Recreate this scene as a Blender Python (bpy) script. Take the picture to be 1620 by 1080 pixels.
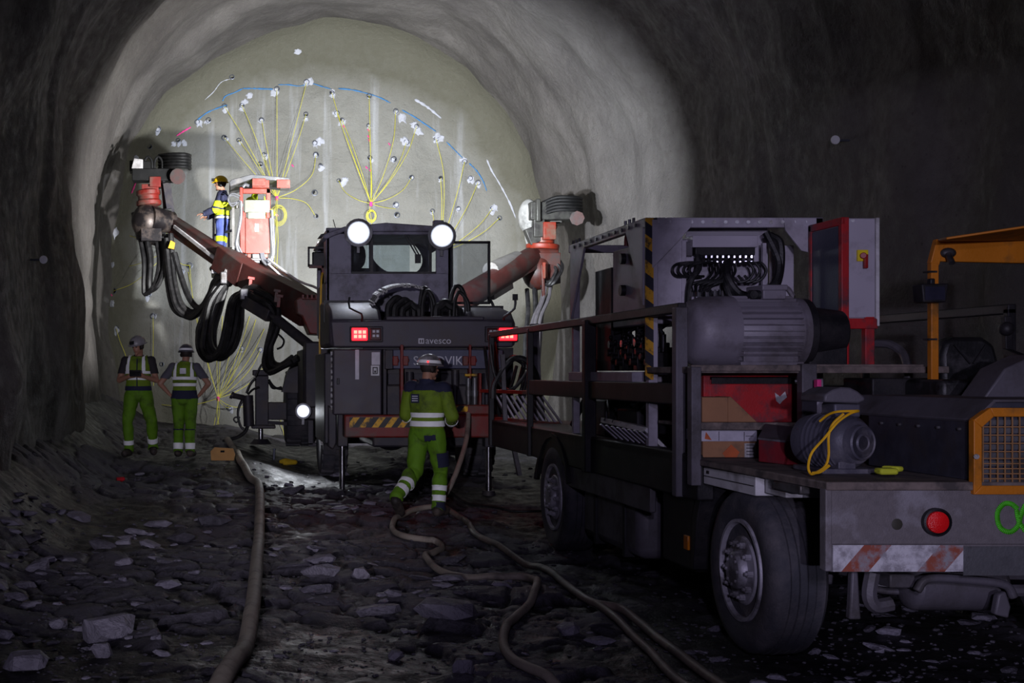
import bpy, bmesh, math, random
import numpy as np
from mathutils import Vector, Matrix

for _o in list(bpy.data.objects):
    bpy.data.objects.remove(_o, do_unlink=True)
random.seed(7)
SC = bpy.context.scene
COL = SC.collection

# ---------------------------------------------------------------- camera, world, lights, exposure
# The camera looks straight down the tunnel (+Y); the frame is cropped off-axis, hence the lens shift.
F, CX, CY, CAMZ = 2000.0, 350.0, 590.0, 1.6
cam_d = bpy.data.cameras.new('camera')
cam = bpy.data.objects.new('camera', cam_d); COL.objects.link(cam)
cam.location = (0, 0, CAMZ); cam.rotation_euler = (math.pi/2, 0, 0)
cam_d.sensor_width = 36.0; cam_d.lens = 36.0*F/1620.0
cam_d.shift_x = (810-CX)/1620.0; cam_d.shift_y = (CY-540)/1620.0
cam_d.clip_start = 0.05; cam_d.clip_end = 200
SC.camera = cam

world = bpy.data.worlds.new('tunnel_dark'); SC.world = world
world.use_nodes = True
world.node_tree.nodes['Background'].inputs[0].default_value = (0.35, 0.33, 0.42, 1)
world.node_tree.nodes['Background'].inputs[1].default_value = 0.004

def spot(name, loc, target, power, size, blend=.4, col=(1, 1, 1), radius=.08):
    d = bpy.data.lights.new(name, 'SPOT'); o = bpy.data.objects.new(name, d); COL.objects.link(o)
    o.location = loc; d.energy = power; d.spot_size = math.radians(size); d.spot_blend = blend
    d.color = col; d.shadow_soft_size = radius
    o.rotation_euler = (Vector(target)-Vector(loc)).to_track_quat('-Z', 'Y').to_euler()
    return o
# lamps on the roof of the drill rig's cab, shining forward at the tunnel face
spot('roof_lamp_light_a', (2.02, 19.02, 3.87), (0.8, 30, 4.3), 3700, 116, .7, (.98, .985, .98), .06)
spot('roof_lamp_light_b', (3.24, 19.02, 3.87), (5.2, 30, 4.3), 4000, 116, .7, (.86, .92, 1), .06)
# flood lamps on the front of the carrier
spot('front_lamp_light', (2.9, 23.75, 1.95), (3.3, 30, 2.6), 950, 125, .9, (.94, .96, 1), .15)
# work lamp low on the left side of the carrier
spot('carrier_lamp_light', (1.33, 20.3, .97), (0.2, 13.5, -.6), 55, 130, .8, (.9, .94, 1), .06)
# rear work lamps of the cab
spot('rear_lamp_light_a', (2.0, 18.22, 3.62), (2.0, 16.0, 1.4), 26, 120, .8, (.85, .88, 1), .12)
spot('rear_lamp_light_b', (3.2, 18.22, 3.58), (3.2, 16.0, 1.4), 26, 120, .8, (.85, .88, 1), .12)
# hand lamp beside the photographer, and unseen fill spots behind the camera
spot('hand_lamp_light', (.6, -.4, 2.15), (5.14, 8.51, 1.0), 220, 29, .28, (.74, .70, 1), .10)
spot('back_fill_light_b', (-1.7, -6.5, 4.0), (1.4, 12, .2), 850, 44, .8, (.70, .64, 1), .15)
spot('back_fill_light_d', (-1.8, -9.3, 2.3), (5.8, 9.2, 1.75), 2450, 15.5, .22, (.76, .72, 1), .10)  # added spot that brightens the truck and the right wall
spot('back_fill_light_c', (-1.9, -5.5, 2.0), (1.1, 18, 1.5), 3400, 20, .7, (.88, .85, 1), .10)  # added narrow spot that brightens the workers and the rig's tail

SC.view_settings.view_transform = 'Standard'
SC.view_settings.look = 'None'
SC.view_settings.exposure = 0.0
SC.view_settings.gamma = 1.0
SC.view_settings.use_curve_mapping = False
SC.cycles.use_denoising = True
SC.cycles.max_bounces = 6
SC.cycles.diffuse_bounces = 3
SC.cycles.transparent_max_bounces = 12
SC.cycles.sample_clamp_indirect = 4.0

# ---------------------------------------------------------------- helpers
def P(x, y, Y):
    return Vector(((x-CX)/F*Y, Y, CAMZ-(y-CY)/F*Y))
def S(px, Y):
    return px*Y/F
def lin(c):
    return tuple(((v/255)/12.92 if v/255 <= .04045 else ((v/255+.055)/1.055)**2.4) for v in c)

def _hash(ix, iy, iz, seed):
    h = (ix*374761393 + iy*668265263 + iz*2147483647 + seed*1274126177) & 0xffffffff
    h = ((h ^ (h >> 13))*1274126177) & 0xffffffff
    h = ((h ^ (h >> 16))*2246822519) & 0xffffffff
    return ((h ^ (h >> 15)) & 0xffff)/65535.0
def vnoise(x, y, z, seed=0):
    x, y, z = np.broadcast_arrays(np.asarray(x, float), np.asarray(y, float), np.asarray(z, float))
    ix, iy, iz = (np.floor(a).astype(np.int64) for a in (x, y, z))
    fx, fy, fz = x-ix, y-iy, z-iz
    fx, fy, fz = (t*t*(3-2*t) for t in (fx, fy, fz))
    r = 0
    for dx in (0, 1):
        for dy in (0, 1):
            for dz in (0, 1):
                w = (fx if dx else 1-fx)*(fy if dy else 1-fy)*(fz if dz else 1-fz)
                r = r + w*_hash(ix+dx, iy+dy, iz+dz, seed)
    return r*2-1
def fbm(x, y, z, oct=4, seed=0, gain=.5):
    a, r = 1.0, 0.0
    for k in range(oct):
        r = r + a*vnoise(x*2**k, y*2**k, z*2**k, seed+k*17); a *= gain
    return r
def worley(x, y, seed):
    """nearest and second distance, and a random value of the nearest cell"""
    x, y = np.asarray(x, float), np.asarray(y, float)
    ix, iy = np.floor(x).astype(np.int64), np.floor(y).astype(np.int64)
    d1 = np.full(x.shape, 9.0); d2 = np.full(x.shape, 9.0); v = np.zeros(x.shape)
    for dx in (-1, 0, 1):
        for dy in (-1, 0, 1):
            cx, cy = ix+dx, iy+dy
            px = cx+_hash(cx, cy, 0*cx, seed); py = cy+_hash(cx, cy, 0*cx+1, seed)
            d = np.hypot(px-x, py-y); rv = _hash(cx, cy, 0*cx+2, seed)
            n1 = d < d1
            d2 = np.where(n1, d1, np.minimum(d2, d)); v = np.where(n1, rv, v); d1 = np.where(n1, d, d1)
    return d1, d2, v
def sst(a, b, x):
    t = np.clip((x-a)/(b-a), 0, 1); return t*t*(3-2*t)

def ground0(x, y):
    """smooth lie of the tunnel floor"""
    x = np.asarray(x, float); y = np.asarray(y, float)
    z = -.13+.13*sst(11, 14.5, y)
    z = z+.29*sst(17.2, 19.6, y)*(1-sst(0.1, 1.5, x))+.12*sst(20.5, 23.5, y)*(1-sst(1.0, 2.4, x))
    z = z+.16*sst(21, 26, y)*sst(1.0, 2.4, x)
    z = z+.75*sst(-1.15, -2.75, x)**1.5+.5*sst(6.4, 8.0, x)
    return z
def _s(a, b, x):
    t = min(1, max(0, (x-a)/(b-a))); return t*t*(3-2*t)
def ground(x, y):
    return (-.13+.13*_s(11, 14.5, y)+.29*_s(17.2, 19.6, y)*(1-_s(.1, 1.5, x))+.12*_s(20.5, 23.5, y)*(1-_s(1, 2.4, x))
            +.16*_s(21, 26, y)*_s(1, 2.4, x)+.75*_s(-1.15, -2.75, x)**1.5+.5*_s(6.4, 8, x))
def G(x, y, lift=0.0):
    """the point of the floor seen at photo pixel (x, y)"""
    Y = 10.0
    for _ in range(28):
        X = (x-CX)/F*Y
        Yn = (CAMZ-ground(X, Y)-lift)*F/(y-CY)
        Y += .5*(Yn-Y)
    return P(x, y, Y)

WL = {}
def wl(o):
    return WL.get(o.name, Vector((0, 0, 0))) if o else Vector((0, 0, 0))
def tag(o, label=None, cat=None, group=None, kind=None):
    if label: o['label'] = label
    if cat: o['category'] = cat
    if group: o['group'] = group
    if kind: o['kind'] = kind
    return o
def thing(name, label, cat, loc, group=None):
    o = bpy.data.objects.new(name, None); COL.objects.link(o)
    o.empty_display_size = .2
    o.location = loc; WL[o.name] = Vector(loc)
    return tag(o, label, cat, group)

def smooth_mesh(me, ang=38):
    me.shade_smooth(); me.set_sharp_from_angle(angle=math.radians(ang))

class MB:
    def __init__(s):
        s.v = []; s.f = []; s.m = []; s.cm = 0
    def add(s, vs, fs):
        o = len(s.v); s.v += [tuple(v) for v in vs]
        s.f += [tuple(i+o for i in f) for f in fs]; s.m += [s.cm]*len(fs); return s
    def box(s, c, d, rot=None):
        h = Vector(d)/2; c = Vector(c); vs = []
        for z in (-1, 1):
            for y in (-1, 1):
                for x in (-1, 1):
                    p = Vector((x*h.x, y*h.y, z*h.z))
                    if rot is not None: p = rot @ p
                    vs.append(c+p)
        return s.add(vs, [(0, 2, 3, 1), (4, 5, 7, 6), (0, 1, 5, 4), (2, 6, 7, 3), (0, 4, 6, 2), (1, 3, 7, 5)])
    def b2(s, x0, x1, y0, y1, z0, z1):
        return s.box(((x0+x1)/2, (y0+y1)/2, (z0+z1)/2), (abs(x1-x0), abs(y1-y0), abs(z1-z0)))
    def px(s, x0, x1, y0, y1, Y, depth):
        """box whose front face covers the given photo rectangle when it stands at distance Y"""
        a = P(x0, y0, Y); b = P(x1, y1, Y)
        return s.b2(a.x, b.x, Y, Y+depth, b.z, a.z)
    def bar(s, p0, p1, w, h, up=(0, 0, 1), h1=None, w1=None):
        p0, p1 = Vector(p0), Vector(p1); d = (p1-p0).normalized(); up = Vector(up)
        if abs(d.dot(up)) > .98: up = Vector((0, 1, 0))
        a = d.cross(up).normalized(); b = a.cross(d).normalized(); vs = []
        h1 = h if h1 is None else h1; w1 = w if w1 is None else w1
        for p, ww, hh in ((p0, w, h), (p1, w1, h1)):
            for i, j in ((-1, -1), (1, -1), (1, 1), (-1, 1)):
                vs.append(p+a*(i*ww/2)+b*(j*hh/2))
        return s.add(vs, [(0, 1, 2, 3), (7, 6, 5, 4), (0, 4, 5, 1), (1, 5, 6, 2), (2, 6, 7, 3), (3, 7, 4, 0)])
    def ring(s, c, a, b, ra, rb, n):
        return [c+a*(ra*math.cos(2*math.pi*i/n))+b*(rb*math.sin(2*math.pi*i/n)) for i in range(n)]
    def frame(s, d):
        d = d.normalized(); u = Vector((0, 0, 1)) if abs(d.z) < .9 else Vector((0, 1, 0))
        a = d.cross(u).normalized(); return a, a.cross(d).normalized()
    def cyl(s, p0, p1, r0, r1=None, n=16, cap=True):
        p0, p1 = Vector(p0), Vector(p1); r1 = r0 if r1 is None else r1
        a, b = s.frame(p1-p0)
        vs = s.ring(p0, a, b, r0, r0, n)+s.ring(p1, a, b, r1, r1, n)
        fs = [(i, i+n, (i+1) % n+n, (i+1) % n) for i in range(n)]
        if cap: fs += [tuple(range(n)), tuple(range(2*n-1, n-1, -1))]
        return s.add(vs, fs)
    def lathe(s, prof, o, axis, n=32, closed=False):
        o = Vector(o); axis = Vector(axis).normalized(); a, b = s.frame(axis); vs = []
        for r, h in prof: vs += s.ring(o+axis*h, a, b, r, r, n)
        fs = []; k = len(prof)
        for j in range(k if closed else k-1):
            j2 = (j+1) % k
            for i in range(n): fs.append((j*n+i, j2*n+i, j2*n+(i+1) % n, j*n+(i+1) % n))
        if not closed: fs += [tuple(range(n)), tuple(range(k*n-1, (k-1)*n-1, -1))]
        return s.add(vs, fs)
    def tube(s, pts, r, n=8, res=5, r1=None, cap=True):
        pts = spline(pts, res); N = len(pts); vs = []; a = None
        for i, p in enumerate(pts):
            d = (pts[min(i+1, N-1)]-pts[max(i-1, 0)]).normalized()
            if a is None: a, b = s.frame(d)
            else:
                a = (a-d*a.dot(d)).normalized(); b = a.cross(d).normalized()
            rr = r if r1 is None else r+(r1-r)*i/(N-1)
            vs += s.ring(p, a, b, rr, rr, n)
        fs = [(j*n+i, (j+1)*n+i, (j+1)*n+(i+1) % n, j*n+(i+1) % n) for j in range(N-1) for i in range(n)]
        if cap: fs += [tuple(range(n)), tuple(range(N*n-1, (N-1)*n-1, -1))]
        return s.add(vs, fs)
    def sph(s, c, r, nu=16, nv=10, rot=None):
        r = Vector((r, r, r)) if isinstance(r, (int, float)) else Vector(r); c = Vector(c)
        def pt(t, f):
            p = Vector((r.x*math.sin(t)*math.cos(f), r.y*math.sin(t)*math.sin(f), r.z*math.cos(t)))
            return c+(rot @ p if rot is not None else p)
        vs = [pt(0, 0)]
        for j in range(1, nv):
            for i in range(nu): vs.append(pt(math.pi*j/nv, 2*math.pi*i/nu))
        vs.append(pt(math.pi, 0)); fs = []
        for i in range(nu):
            i2 = (i+1) % nu
            fs.append((0, 1+i, 1+i2)); fs.append((len(vs)-1, 1+(nv-2)*nu+i2, 1+(nv-2)*nu+i))
            for j in range(nv-2):
                fs.append((1+j*nu+i, 1+(j+1)*nu+i, 1+(j+1)*nu+i2, 1+j*nu+i2))
        return s.add(vs, fs)
    def prism(s, poly, ext):
        n = len(poly); poly = [Vector(p) for p in poly]; ext = Vector(ext)
        fs = [tuple(range(n)), tuple(range(2*n-1, n-1, -1))]
        fs += [(i, i+n, (i+1) % n+n, (i+1) % n) for i in range(n)]
        return s.add(poly+[p+ext for p in poly], fs)
    def pprism(s, pix, Y, depth):
        return s.prism([P(x, y, Y) for x, y in pix], (0, depth, 0))
    def grid(s, fn, nu, nv):
        vs = [fn(u/nu, v/nv) for v in range(nv+1) for u in range(nu+1)]; w = nu+1
        return s.add(vs, [(v*w+u, v*w+u+1, (v+1)*w+u+1, (v+1)*w+u) for v in range(nv) for u in range(nu)])
    def mesh(s, name, org=Vector((0, 0, 0)), fix=True, ang=38):
        me = bpy.data.meshes.new(name)
        me.from_pydata([(v[0]-org[0], v[1]-org[1], v[2]-org[2]) for v in s.v], [], s.f)
        if any(s.m): me.polygons.foreach_set('material_index', s.m)
        if fix:
            bm = bmesh.new(); bm.from_mesh(me); bmesh.ops.recalc_face_normals(bm, faces=bm.faces)
            bm.to_mesh(me); bm.free()
        smooth_mesh(me, ang); return me
    def build(s, name, mat, parent=None, bev=0, label=None, ang=38, fix=True):
        me = s.mesh(name, wl(parent), fix, ang)
        for m in (mat if isinstance(mat, (list, tuple)) else [mat]): me.materials.append(m)
        o = bpy.data.objects.new(name, me); COL.objects.link(o)
        if parent: o.parent = parent; WL[o.name] = wl(parent)
        if bev:
            b = o.modifiers.new('edge', 'BEVEL'); b.width = bev; b.segments = 2; b.limit_method = 'ANGLE'
            b.angle_limit = math.radians(40); b.harden_normals = False
        if label: o['label'] = label
        return o
def spline(pts, res):
    pts = [Vector(p) for p in pts]
    if res <= 1 or len(pts) < 3: return pts
    out = []
    for i in range(len(pts)-1):
        p0 = pts[i-1] if i else pts[i]*2-pts[i+1]
        p1, p2 = pts[i], pts[i+1]
        p3 = pts[i+2] if i+2 < len(pts) else p2*2-p1
        for k in range(res):
            t = k/res
            out.append(.5*((2*p1)+(p2-p0)*t+(2*p0-5*p1+4*p2-p3)*t*t+(3*p1-p0-3*p2+p3)*t**3))
    out.append(pts[-1]); return out
def part(name, mat, parent, fn, bev=0, label=None, ang=38):
    m = MB(); fn(m); return m.build(name, mat, parent, bev, label, ang)
def inst(src, name, parent, loc=(0, 0, 0), rot=None):
    o = src.copy(); o.name = name; COL.objects.link(o); o.parent = parent; o.location = loc
    if rot is not None: o.rotation_euler = rot
    WL[o.name] = wl(parent)+Vector(loc)
    return o
def text(body, name, mat, parent, loc, size, width=None, rot=(math.pi/2, 0, 0), depth=.003, spacing=1.0):
    cu = bpy.data.curves.new('lettering', 'FONT'); cu.body = body; cu.size = size; cu.extrude = depth
    cu.align_x = 'CENTER'; cu.align_y = 'CENTER'; cu.space_character = spacing; cu.resolution_u = 3
    t = bpy.data.objects.new('lettering_tmp', cu); COL.objects.link(t)
    dg = bpy.context.evaluated_depsgraph_get(); dg.update()
    me = bpy.data.meshes.new_from_object(t.evaluated_get(dg)); me.name = name
    bpy.data.objects.remove(t, do_unlink=True)
    sx = width/t_width(me) if width else 1.0
    me.transform(Matrix.Translation(Vector(loc)-wl(parent)) @ Matrix.Rotation(rot[2], 4, 'Z') @ Matrix.Rotation(rot[0], 4, 'X') @ Matrix.Diagonal((sx, 1, 1, 1)))
    me.materials.clear(); me.materials.append(mat)
    o = bpy.data.objects.new(name, me); COL.objects.link(o); o.parent = parent; WL[o.name] = wl(parent)
    return o
def t_width(me):
    xs = [v.co.x for v in me.vertices]; return max(max(xs)-min(xs), 1e-3)

# ---------------------------------------------------------------- materials
def nt(name):
    m = bpy.data.materials.new(name); m.use_nodes = True
    n = m.node_tree.nodes; return m, n, m.node_tree.links, n['Principled BSDF']
def noise_node(n, l, vec, scale, detail=4, rough=.55, mapping=None):
    t = n.new('ShaderNodeTexNoise'); t.inputs['Scale'].default_value = scale
    t.inputs['Detail'].default_value = detail; t.inputs['Roughness'].default_value = rough
    if mapping:
        mp = n.new('ShaderNodeMapping'); mp.inputs['Scale'].default_value = mapping
        l.new(vec, mp.inputs['Vector']); vec = mp.outputs['Vector']
    l.new(vec, t.inputs['Vector']); return t.outputs['Fac']
def ramp(n, l, fac, a, b, ca=(0, 0, 0, 1), cb=(1, 1, 1, 1)):
    r = n.new('ShaderNodeValToRGB'); e = r.color_ramp.elements
    e[0].position, e[1].position = a, b; e[0].color, e[1].color = ca, cb
    l.new(fac, r.inputs['Fac']); return r.outputs['Color']
def mixc(n, l, fac, a, b):
    m = n.new('ShaderNodeMix'); m.data_type = 'RGBA'
    for sock, v in ((m.inputs[0], fac), (m.inputs[6], a), (m.inputs[7], b)):
        if hasattr(v, 'links') or hasattr(v, 'is_linked'): l.new(v, sock)
        elif isinstance(v, (tuple, list)): sock.default_value = (*v[:3], 1)
        else: sock.default_value = v
    return m.outputs[2]
def bump_node(n, l, fac, strength, dist=.02, prev=None):
    b = n.new('ShaderNodeBump'); b.inputs['Strength'].default_value = strength; b.inputs['Distance'].default_value = dist
    l.new(fac, b.inputs['Height'])
    if prev is not None: l.new(prev, b.inputs['Normal'])
    return b.outputs['Normal']
MATS = {}
def mat(name, col, rough=.6, metal=0.0, var=.18, scale=9, dirt=None, amt=.5, dscale=3.5, bump=.15, bscale=60, spec=.5):
    if name in MATS: return MATS[name]
    m, n, l, p = nt(name); c = lin(col)
    tc = n.new('ShaderNodeTexCoord').outputs['Object']
    f = noise_node(n, l, tc, scale)
    k = mixc(n, l, ramp(n, l, f, .3, .7), tuple(v*(1-var) for v in c), tuple(min(1, v*(1+var)) for v in c))
    if dirt is not None:
        d = noise_node(n, l, tc, dscale, 6, .65)
        dr = ramp(n, l, d, .62-amt*.35, .72-amt*.2)
        k = mixc(n, l, dr, k, lin(dirt))
    l.new(k, p.inputs['Base Color'])
    p.inputs['Metallic'].default_value = metal; p.inputs['Specular IOR Level'].default_value = spec
    r = n.new('ShaderNodeMapRange'); l.new(f, r.inputs['Value'])
    r.inputs['To Min'].default_value = max(.05, rough-.12); r.inputs['To Max'].default_value = min(1, rough+.12)
    l.new(r.outputs['Result'], p.inputs['Roughness'])
    if bump: l.new(bump_node(n, l, noise_node(n, l, tc, bscale, 3), bump, .01), p.inputs['Normal'])
    MATS[name] = m; return m
def emat(name, col, strength):
    m, n, l, p = nt(name); c = (*lin(col), 1)
    p.inputs['Base Color'].default_value = c; p.inputs['Emission Color'].default_value = c
    p.inputs['Emission Strength'].default_value = strength; p.inputs['Roughness'].default_value = .3
    MATS[name] = m; return m
def stripe_mat(name, c1, c2, period, direction, rough=.5, dirt=(40, 38, 40), amt=.4, duty=.5):
    m, n, l, p = nt(name); tc = n.new('ShaderNodeTexCoord').outputs['Object']
    d = n.new('ShaderNodeVectorMath'); d.operation = 'DOT_PRODUCT'; l.new(tc, d.inputs[0]); d.inputs[1].default_value = direction
    a = n.new('ShaderNodeMath'); a.operation = 'DIVIDE'; l.new(d.outputs['Value'], a.inputs[0]); a.inputs[1].default_value = period
    fr = n.new('ShaderNodeMath'); fr.operation = 'FRACT'; l.new(a.outputs[0], fr.inputs[0])
    g = n.new('ShaderNodeMath'); g.operation = 'GREATER_THAN'; l.new(fr.outputs[0], g.inputs[0]); g.inputs[1].default_value = duty
    k = mixc(n, l, g.outputs[0], lin(c1), lin(c2))
    k = mixc(n, l, ramp(n, l, noise_node(n, l, tc, 14, 6, .7), .62-amt*.3, .7-amt*.15), k, lin(dirt))
    l.new(k, p.inputs['Base Color']); p.inputs['Roughness'].default_value = rough
    MATS[name] = m; return m
def glass_mat(name, tint=(1, 1, 1), gloss=.08, haze=0.0):
    m = bpy.data.materials.new(name); m.use_nodes = True; n = m.node_tree.nodes; l = m.node_tree.links; n.clear()
    o = n.new('ShaderNodeOutputMaterial'); t = n.new('ShaderNodeBsdfTransparent'); g = n.new('ShaderNodeBsdfGlossy')
    t.inputs[0].default_value = (*tint, 1); g.inputs['Roughness'].default_value = .05
    mx = n.new('ShaderNodeMixShader'); mx.inputs[0].default_value = gloss
    l.new(t.outputs[0], mx.inputs[1]); l.new(g.outputs[0], mx.inputs[2]); last = mx
    if haze:
        d = n.new('ShaderNodeBsdfDiffuse'); d.inputs[0].default_value = (.35, .34, .36, 1)
        m2 = n.new('ShaderNodeMixShader'); m2.inputs[0].default_value = haze
        l.new(mx.outputs[0], m2.inputs[1]); l.new(d.outputs[0], m2.inputs[2]); last = m2
    l.new(last.outputs[0], o.inputs[0]); MATS[name] = m; return m

def mapr(n, l, v, a, b):
    r = n.new('ShaderNodeMapRange'); l.new(v, r.inputs['Value']); r.inputs['From Min'].default_value = a; r.inputs['From Max'].default_value = b
    return r.outputs['Result']
def rock_mat(name, c1, c2, c3, streak=False, rough=(.55, .95), pits=.5, wet=False):
    m, n, l, p = nt(name)
    tc = n.new('ShaderNodeNewGeometry').outputs['Position']
    f1 = noise_node(n, l, tc, .55, 6, .6); f2 = noise_node(n, l, tc, 5.5, 6, .65); f3 = noise_node(n, l, tc, 38, 4, .6)
    k = mixc(n, l, ramp(n, l, f1, .35, .68), lin(c1), lin(c2))
    k = mixc(n, l, ramp(n, l, f2, .48, .75), k, lin(c3))
    if streak:
        s = noise_node(n, l, tc, 1.0, 5, .6, (2.6, 1.0, .16))
        k = mixc(n, l, ramp(n, l, s, .54, .74, (0, 0, 0, 1), (.75, .75, .75, 1)), k, lin((186, 188, 194)))
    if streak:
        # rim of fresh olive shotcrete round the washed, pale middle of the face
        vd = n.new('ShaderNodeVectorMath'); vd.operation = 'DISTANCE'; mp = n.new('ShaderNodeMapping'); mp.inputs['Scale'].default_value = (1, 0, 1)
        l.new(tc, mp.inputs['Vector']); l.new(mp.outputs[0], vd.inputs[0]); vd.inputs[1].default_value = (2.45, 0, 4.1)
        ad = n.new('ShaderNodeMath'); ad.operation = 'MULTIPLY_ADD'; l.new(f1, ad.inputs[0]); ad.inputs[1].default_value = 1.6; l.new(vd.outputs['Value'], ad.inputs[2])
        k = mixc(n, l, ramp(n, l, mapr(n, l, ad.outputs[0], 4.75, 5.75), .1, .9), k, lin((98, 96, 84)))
    if wet:
        at = n.new('ShaderNodeAttribute'); at.attribute_name = 'stone'
        k = mixc(n, l, at.outputs['Fac'], k, mixc(n, l, f2, lin((66, 63, 71)), lin((98, 94, 104))))
    # dark pits and specks
    v = n.new('ShaderNodeTexVoronoi'); v.inputs['Scale'].default_value = 7.5; l.new(tc, v.inputs['Vector'])
    k2 = ramp(n, l, v.outputs['Distance'], .05, .16, (pits, pits, pits, 1), (0, 0, 0, 1))
    k = mixc(n, l, k2, k, tuple(x*.35 for x in lin(c1)))
    l.new(k, p.inputs['Base Color'])
    r = n.new('ShaderNodeMapRange'); l.new(f2, r.inputs['Value'])
    r.inputs['From Min'].default_value = .35; r.inputs['From Max'].default_value = .65
    r.inputs['To Min'].default_value, r.inputs['To Max'].default_value = rough; l.new(r.outputs['Result'], p.inputs['Roughness'])
    if wet:
        r2 = n.new('ShaderNodeMix'); l.new(at.outputs['Fac'], r2.inputs[0]); l.new(r.outputs['Result'], r2.inputs[2]); r2.inputs[3].default_value = .7
        l.new(r2.outputs[0], p.inputs['Roughness'])
    b = bump_node(n, l, f2, .35 if wet else .55, .05 if wet else .09); b = bump_node(n, l, f3, .5, .02, b); l.new(b, p.inputs['Normal'])
    p.inputs['Specular IOR Level'].default_value = .35
    MATS[name] = m; return m
# ---------------------------------------------------------------- the tunnel
TC, TR, TZ, FACE_Y = 2.53, 5.15, 4.43, 30.0
m_shot = rock_mat('shotcrete', (78, 74, 73), (108, 104, 101), (94, 90, 86))
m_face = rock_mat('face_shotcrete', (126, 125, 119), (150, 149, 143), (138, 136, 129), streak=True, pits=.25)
m_floor = rock_mat('wet_rubble_floor', (25, 24, 27), (36, 34, 38), (20, 19, 22), rough=(.34, .7), wet=True)

NS = 230
def profile(s):
    """s 0..1 from the left foot over the crown to the right foot: x, z, outward normal"""
    s = np.asarray(s, float)
    L1, LA = 5.05, math.pi*TR
    T = 2*L1+LA; d = s*T
    a = np.clip((d-L1)/TR, 0, math.pi)
    x = TC-TR*np.cos(a); z = TZ+TR*np.sin(a); nx = -np.cos(a); nz = np.sin(a)
    lo = d < L1; hi = d > L1+LA
    t = np.where(lo, (L1-d)/L1, np.where(hi, (d-L1-LA)/L1, 0))
    x = np.where(lo, TC-TR+.28*t**1.6, np.where(hi, TC+TR-.28*t**1.6, x)); z = np.where(lo | hi, TZ-t*L1, z)
    nx = np.where(lo, -1, np.where(hi, 1, nx)); nz = np.where(lo | hi, 0, nz)
    return x, z, nx, nz
def wall_pt(s, Y):
    x, z, nx, nz = profile(s)
    d = .26*fbm(x*.42, Y*.30, z*.34, 3, 3)+.07*fbm(x*1.0, Y*.9, z*.55, 2, 11)+.014*fbm(x*3.2, Y*3.2, z*2.4, 3, 23)
    # each blast round is bored slightly outwards, so the lining steps in at every round
    fr = (FACE_Y+.3-Y)/4.1; q = fr-np.floor(fr)
    d = d+.10*(1-q)**1.2*np.clip(q/.08,0,1)-.05
    d = d+.12*fbm(Y*.8+x*.15, z*.18, 0*x+4.3, 2, 31)
    return x+nx*d, Y+.05*fbm(x, Y, z, 2, 41), z+nz*d
def wall_obj(name, s0, s1, ns):
    ys = np.concatenate([np.linspace(-11, 10, 60, endpoint=False), np.linspace(10, FACE_Y-.95, 250)])
    ss = np.linspace(s0, s1, ns)
    Sg, Yg = np.meshgrid(ss, ys)
    x, y, z = wall_pt(Sg, Yg)
    me = bpy.data.meshes.new(name); w = ns; h = len(ys)
    i = (np.arange(h-1)[:, None]*w+np.arange(w-1)[None, :]).ravel()
    quads = np.stack([i, i+w, i+w+1, i+1], 1)
    me.from_pydata(np.stack([x.ravel(), y.ravel(), z.ravel()], 1).tolist(), [], quads.tolist())
    me.shade_smooth(); me.materials.append(m_shot)
    o = bpy.data.objects.new(name, me); COL.objects.link(o); o['kind'] = 'structure'
    return o
wall_left = wall_obj('wall_left', 0, .30, 80)
ceiling = wall_obj('ceiling', .30, .70, 110)
wall_right = wall_obj('wall_right', .70, 1.0, 80)
tag(wall_left, 'rough dark shotcrete tunnel wall behind the two standing workers')
tag(ceiling, 'rough shotcrete tunnel roof lit near the face')
tag(wall_right, 'rough shotcrete tunnel wall behind the parked truck')

def face_y(x, z):
    return FACE_Y+.10*fbm(np.asarray(x)*.5, 7.7, np.asarray(z)*.5, 3, 51)+.035*fbm(np.asarray(x)*2.2, 3.1, np.asarray(z)*1.6, 3, 61)
def face_obj():
    ns, nr = 220, 90
    ss = np.linspace(0, 1, ns); rr = np.linspace(0, 1, nr)**.8
    wx, wy, wz = wall_pt(ss, np.full(ns, FACE_Y-.95))
    ex = np.linspace(0, 1, 40)[1:]        # close the outline along the foot
    wx, wy, wz = (np.concatenate([a, a[-1]+(a[0]-a[-1])*ex]) for a in (wx, wy, wz)); ns = len(wx)
    c = np.array([TC, 3.2])
    X = c[0]+rr[:, None]*(wx-c[0])[None, :]; Z = c[1]+rr[:, None]*(wz-c[1])[None, :]
    k = np.clip((rr[:, None]-.76)/.24, 0, 1); fil = 1-np.sqrt(np.clip(1-k**2, 0, 1))
    Y = face_y(X, Z)*(1-fil)+wy[None, :]*fil
    i = (np.arange(nr-1)[:, None]*ns+np.arange(ns-1)[None, :]).ravel()
    me = bpy.data.meshes.new('wall_back')
    me.from_pydata(np.stack([X.ravel(), Y.ravel(), Z.ravel()], 1).tolist(), [], np.stack([i, i+1, i+ns+1, i+ns], 1).tolist())
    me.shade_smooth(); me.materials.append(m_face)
    o = bpy.data.objects.new('wall_back', me); COL.objects.link(o); o['kind'] = 'structure'
    return tag(o, 'pale sprayed tunnel face with charged boreholes')
wall_back = face_obj()

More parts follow.
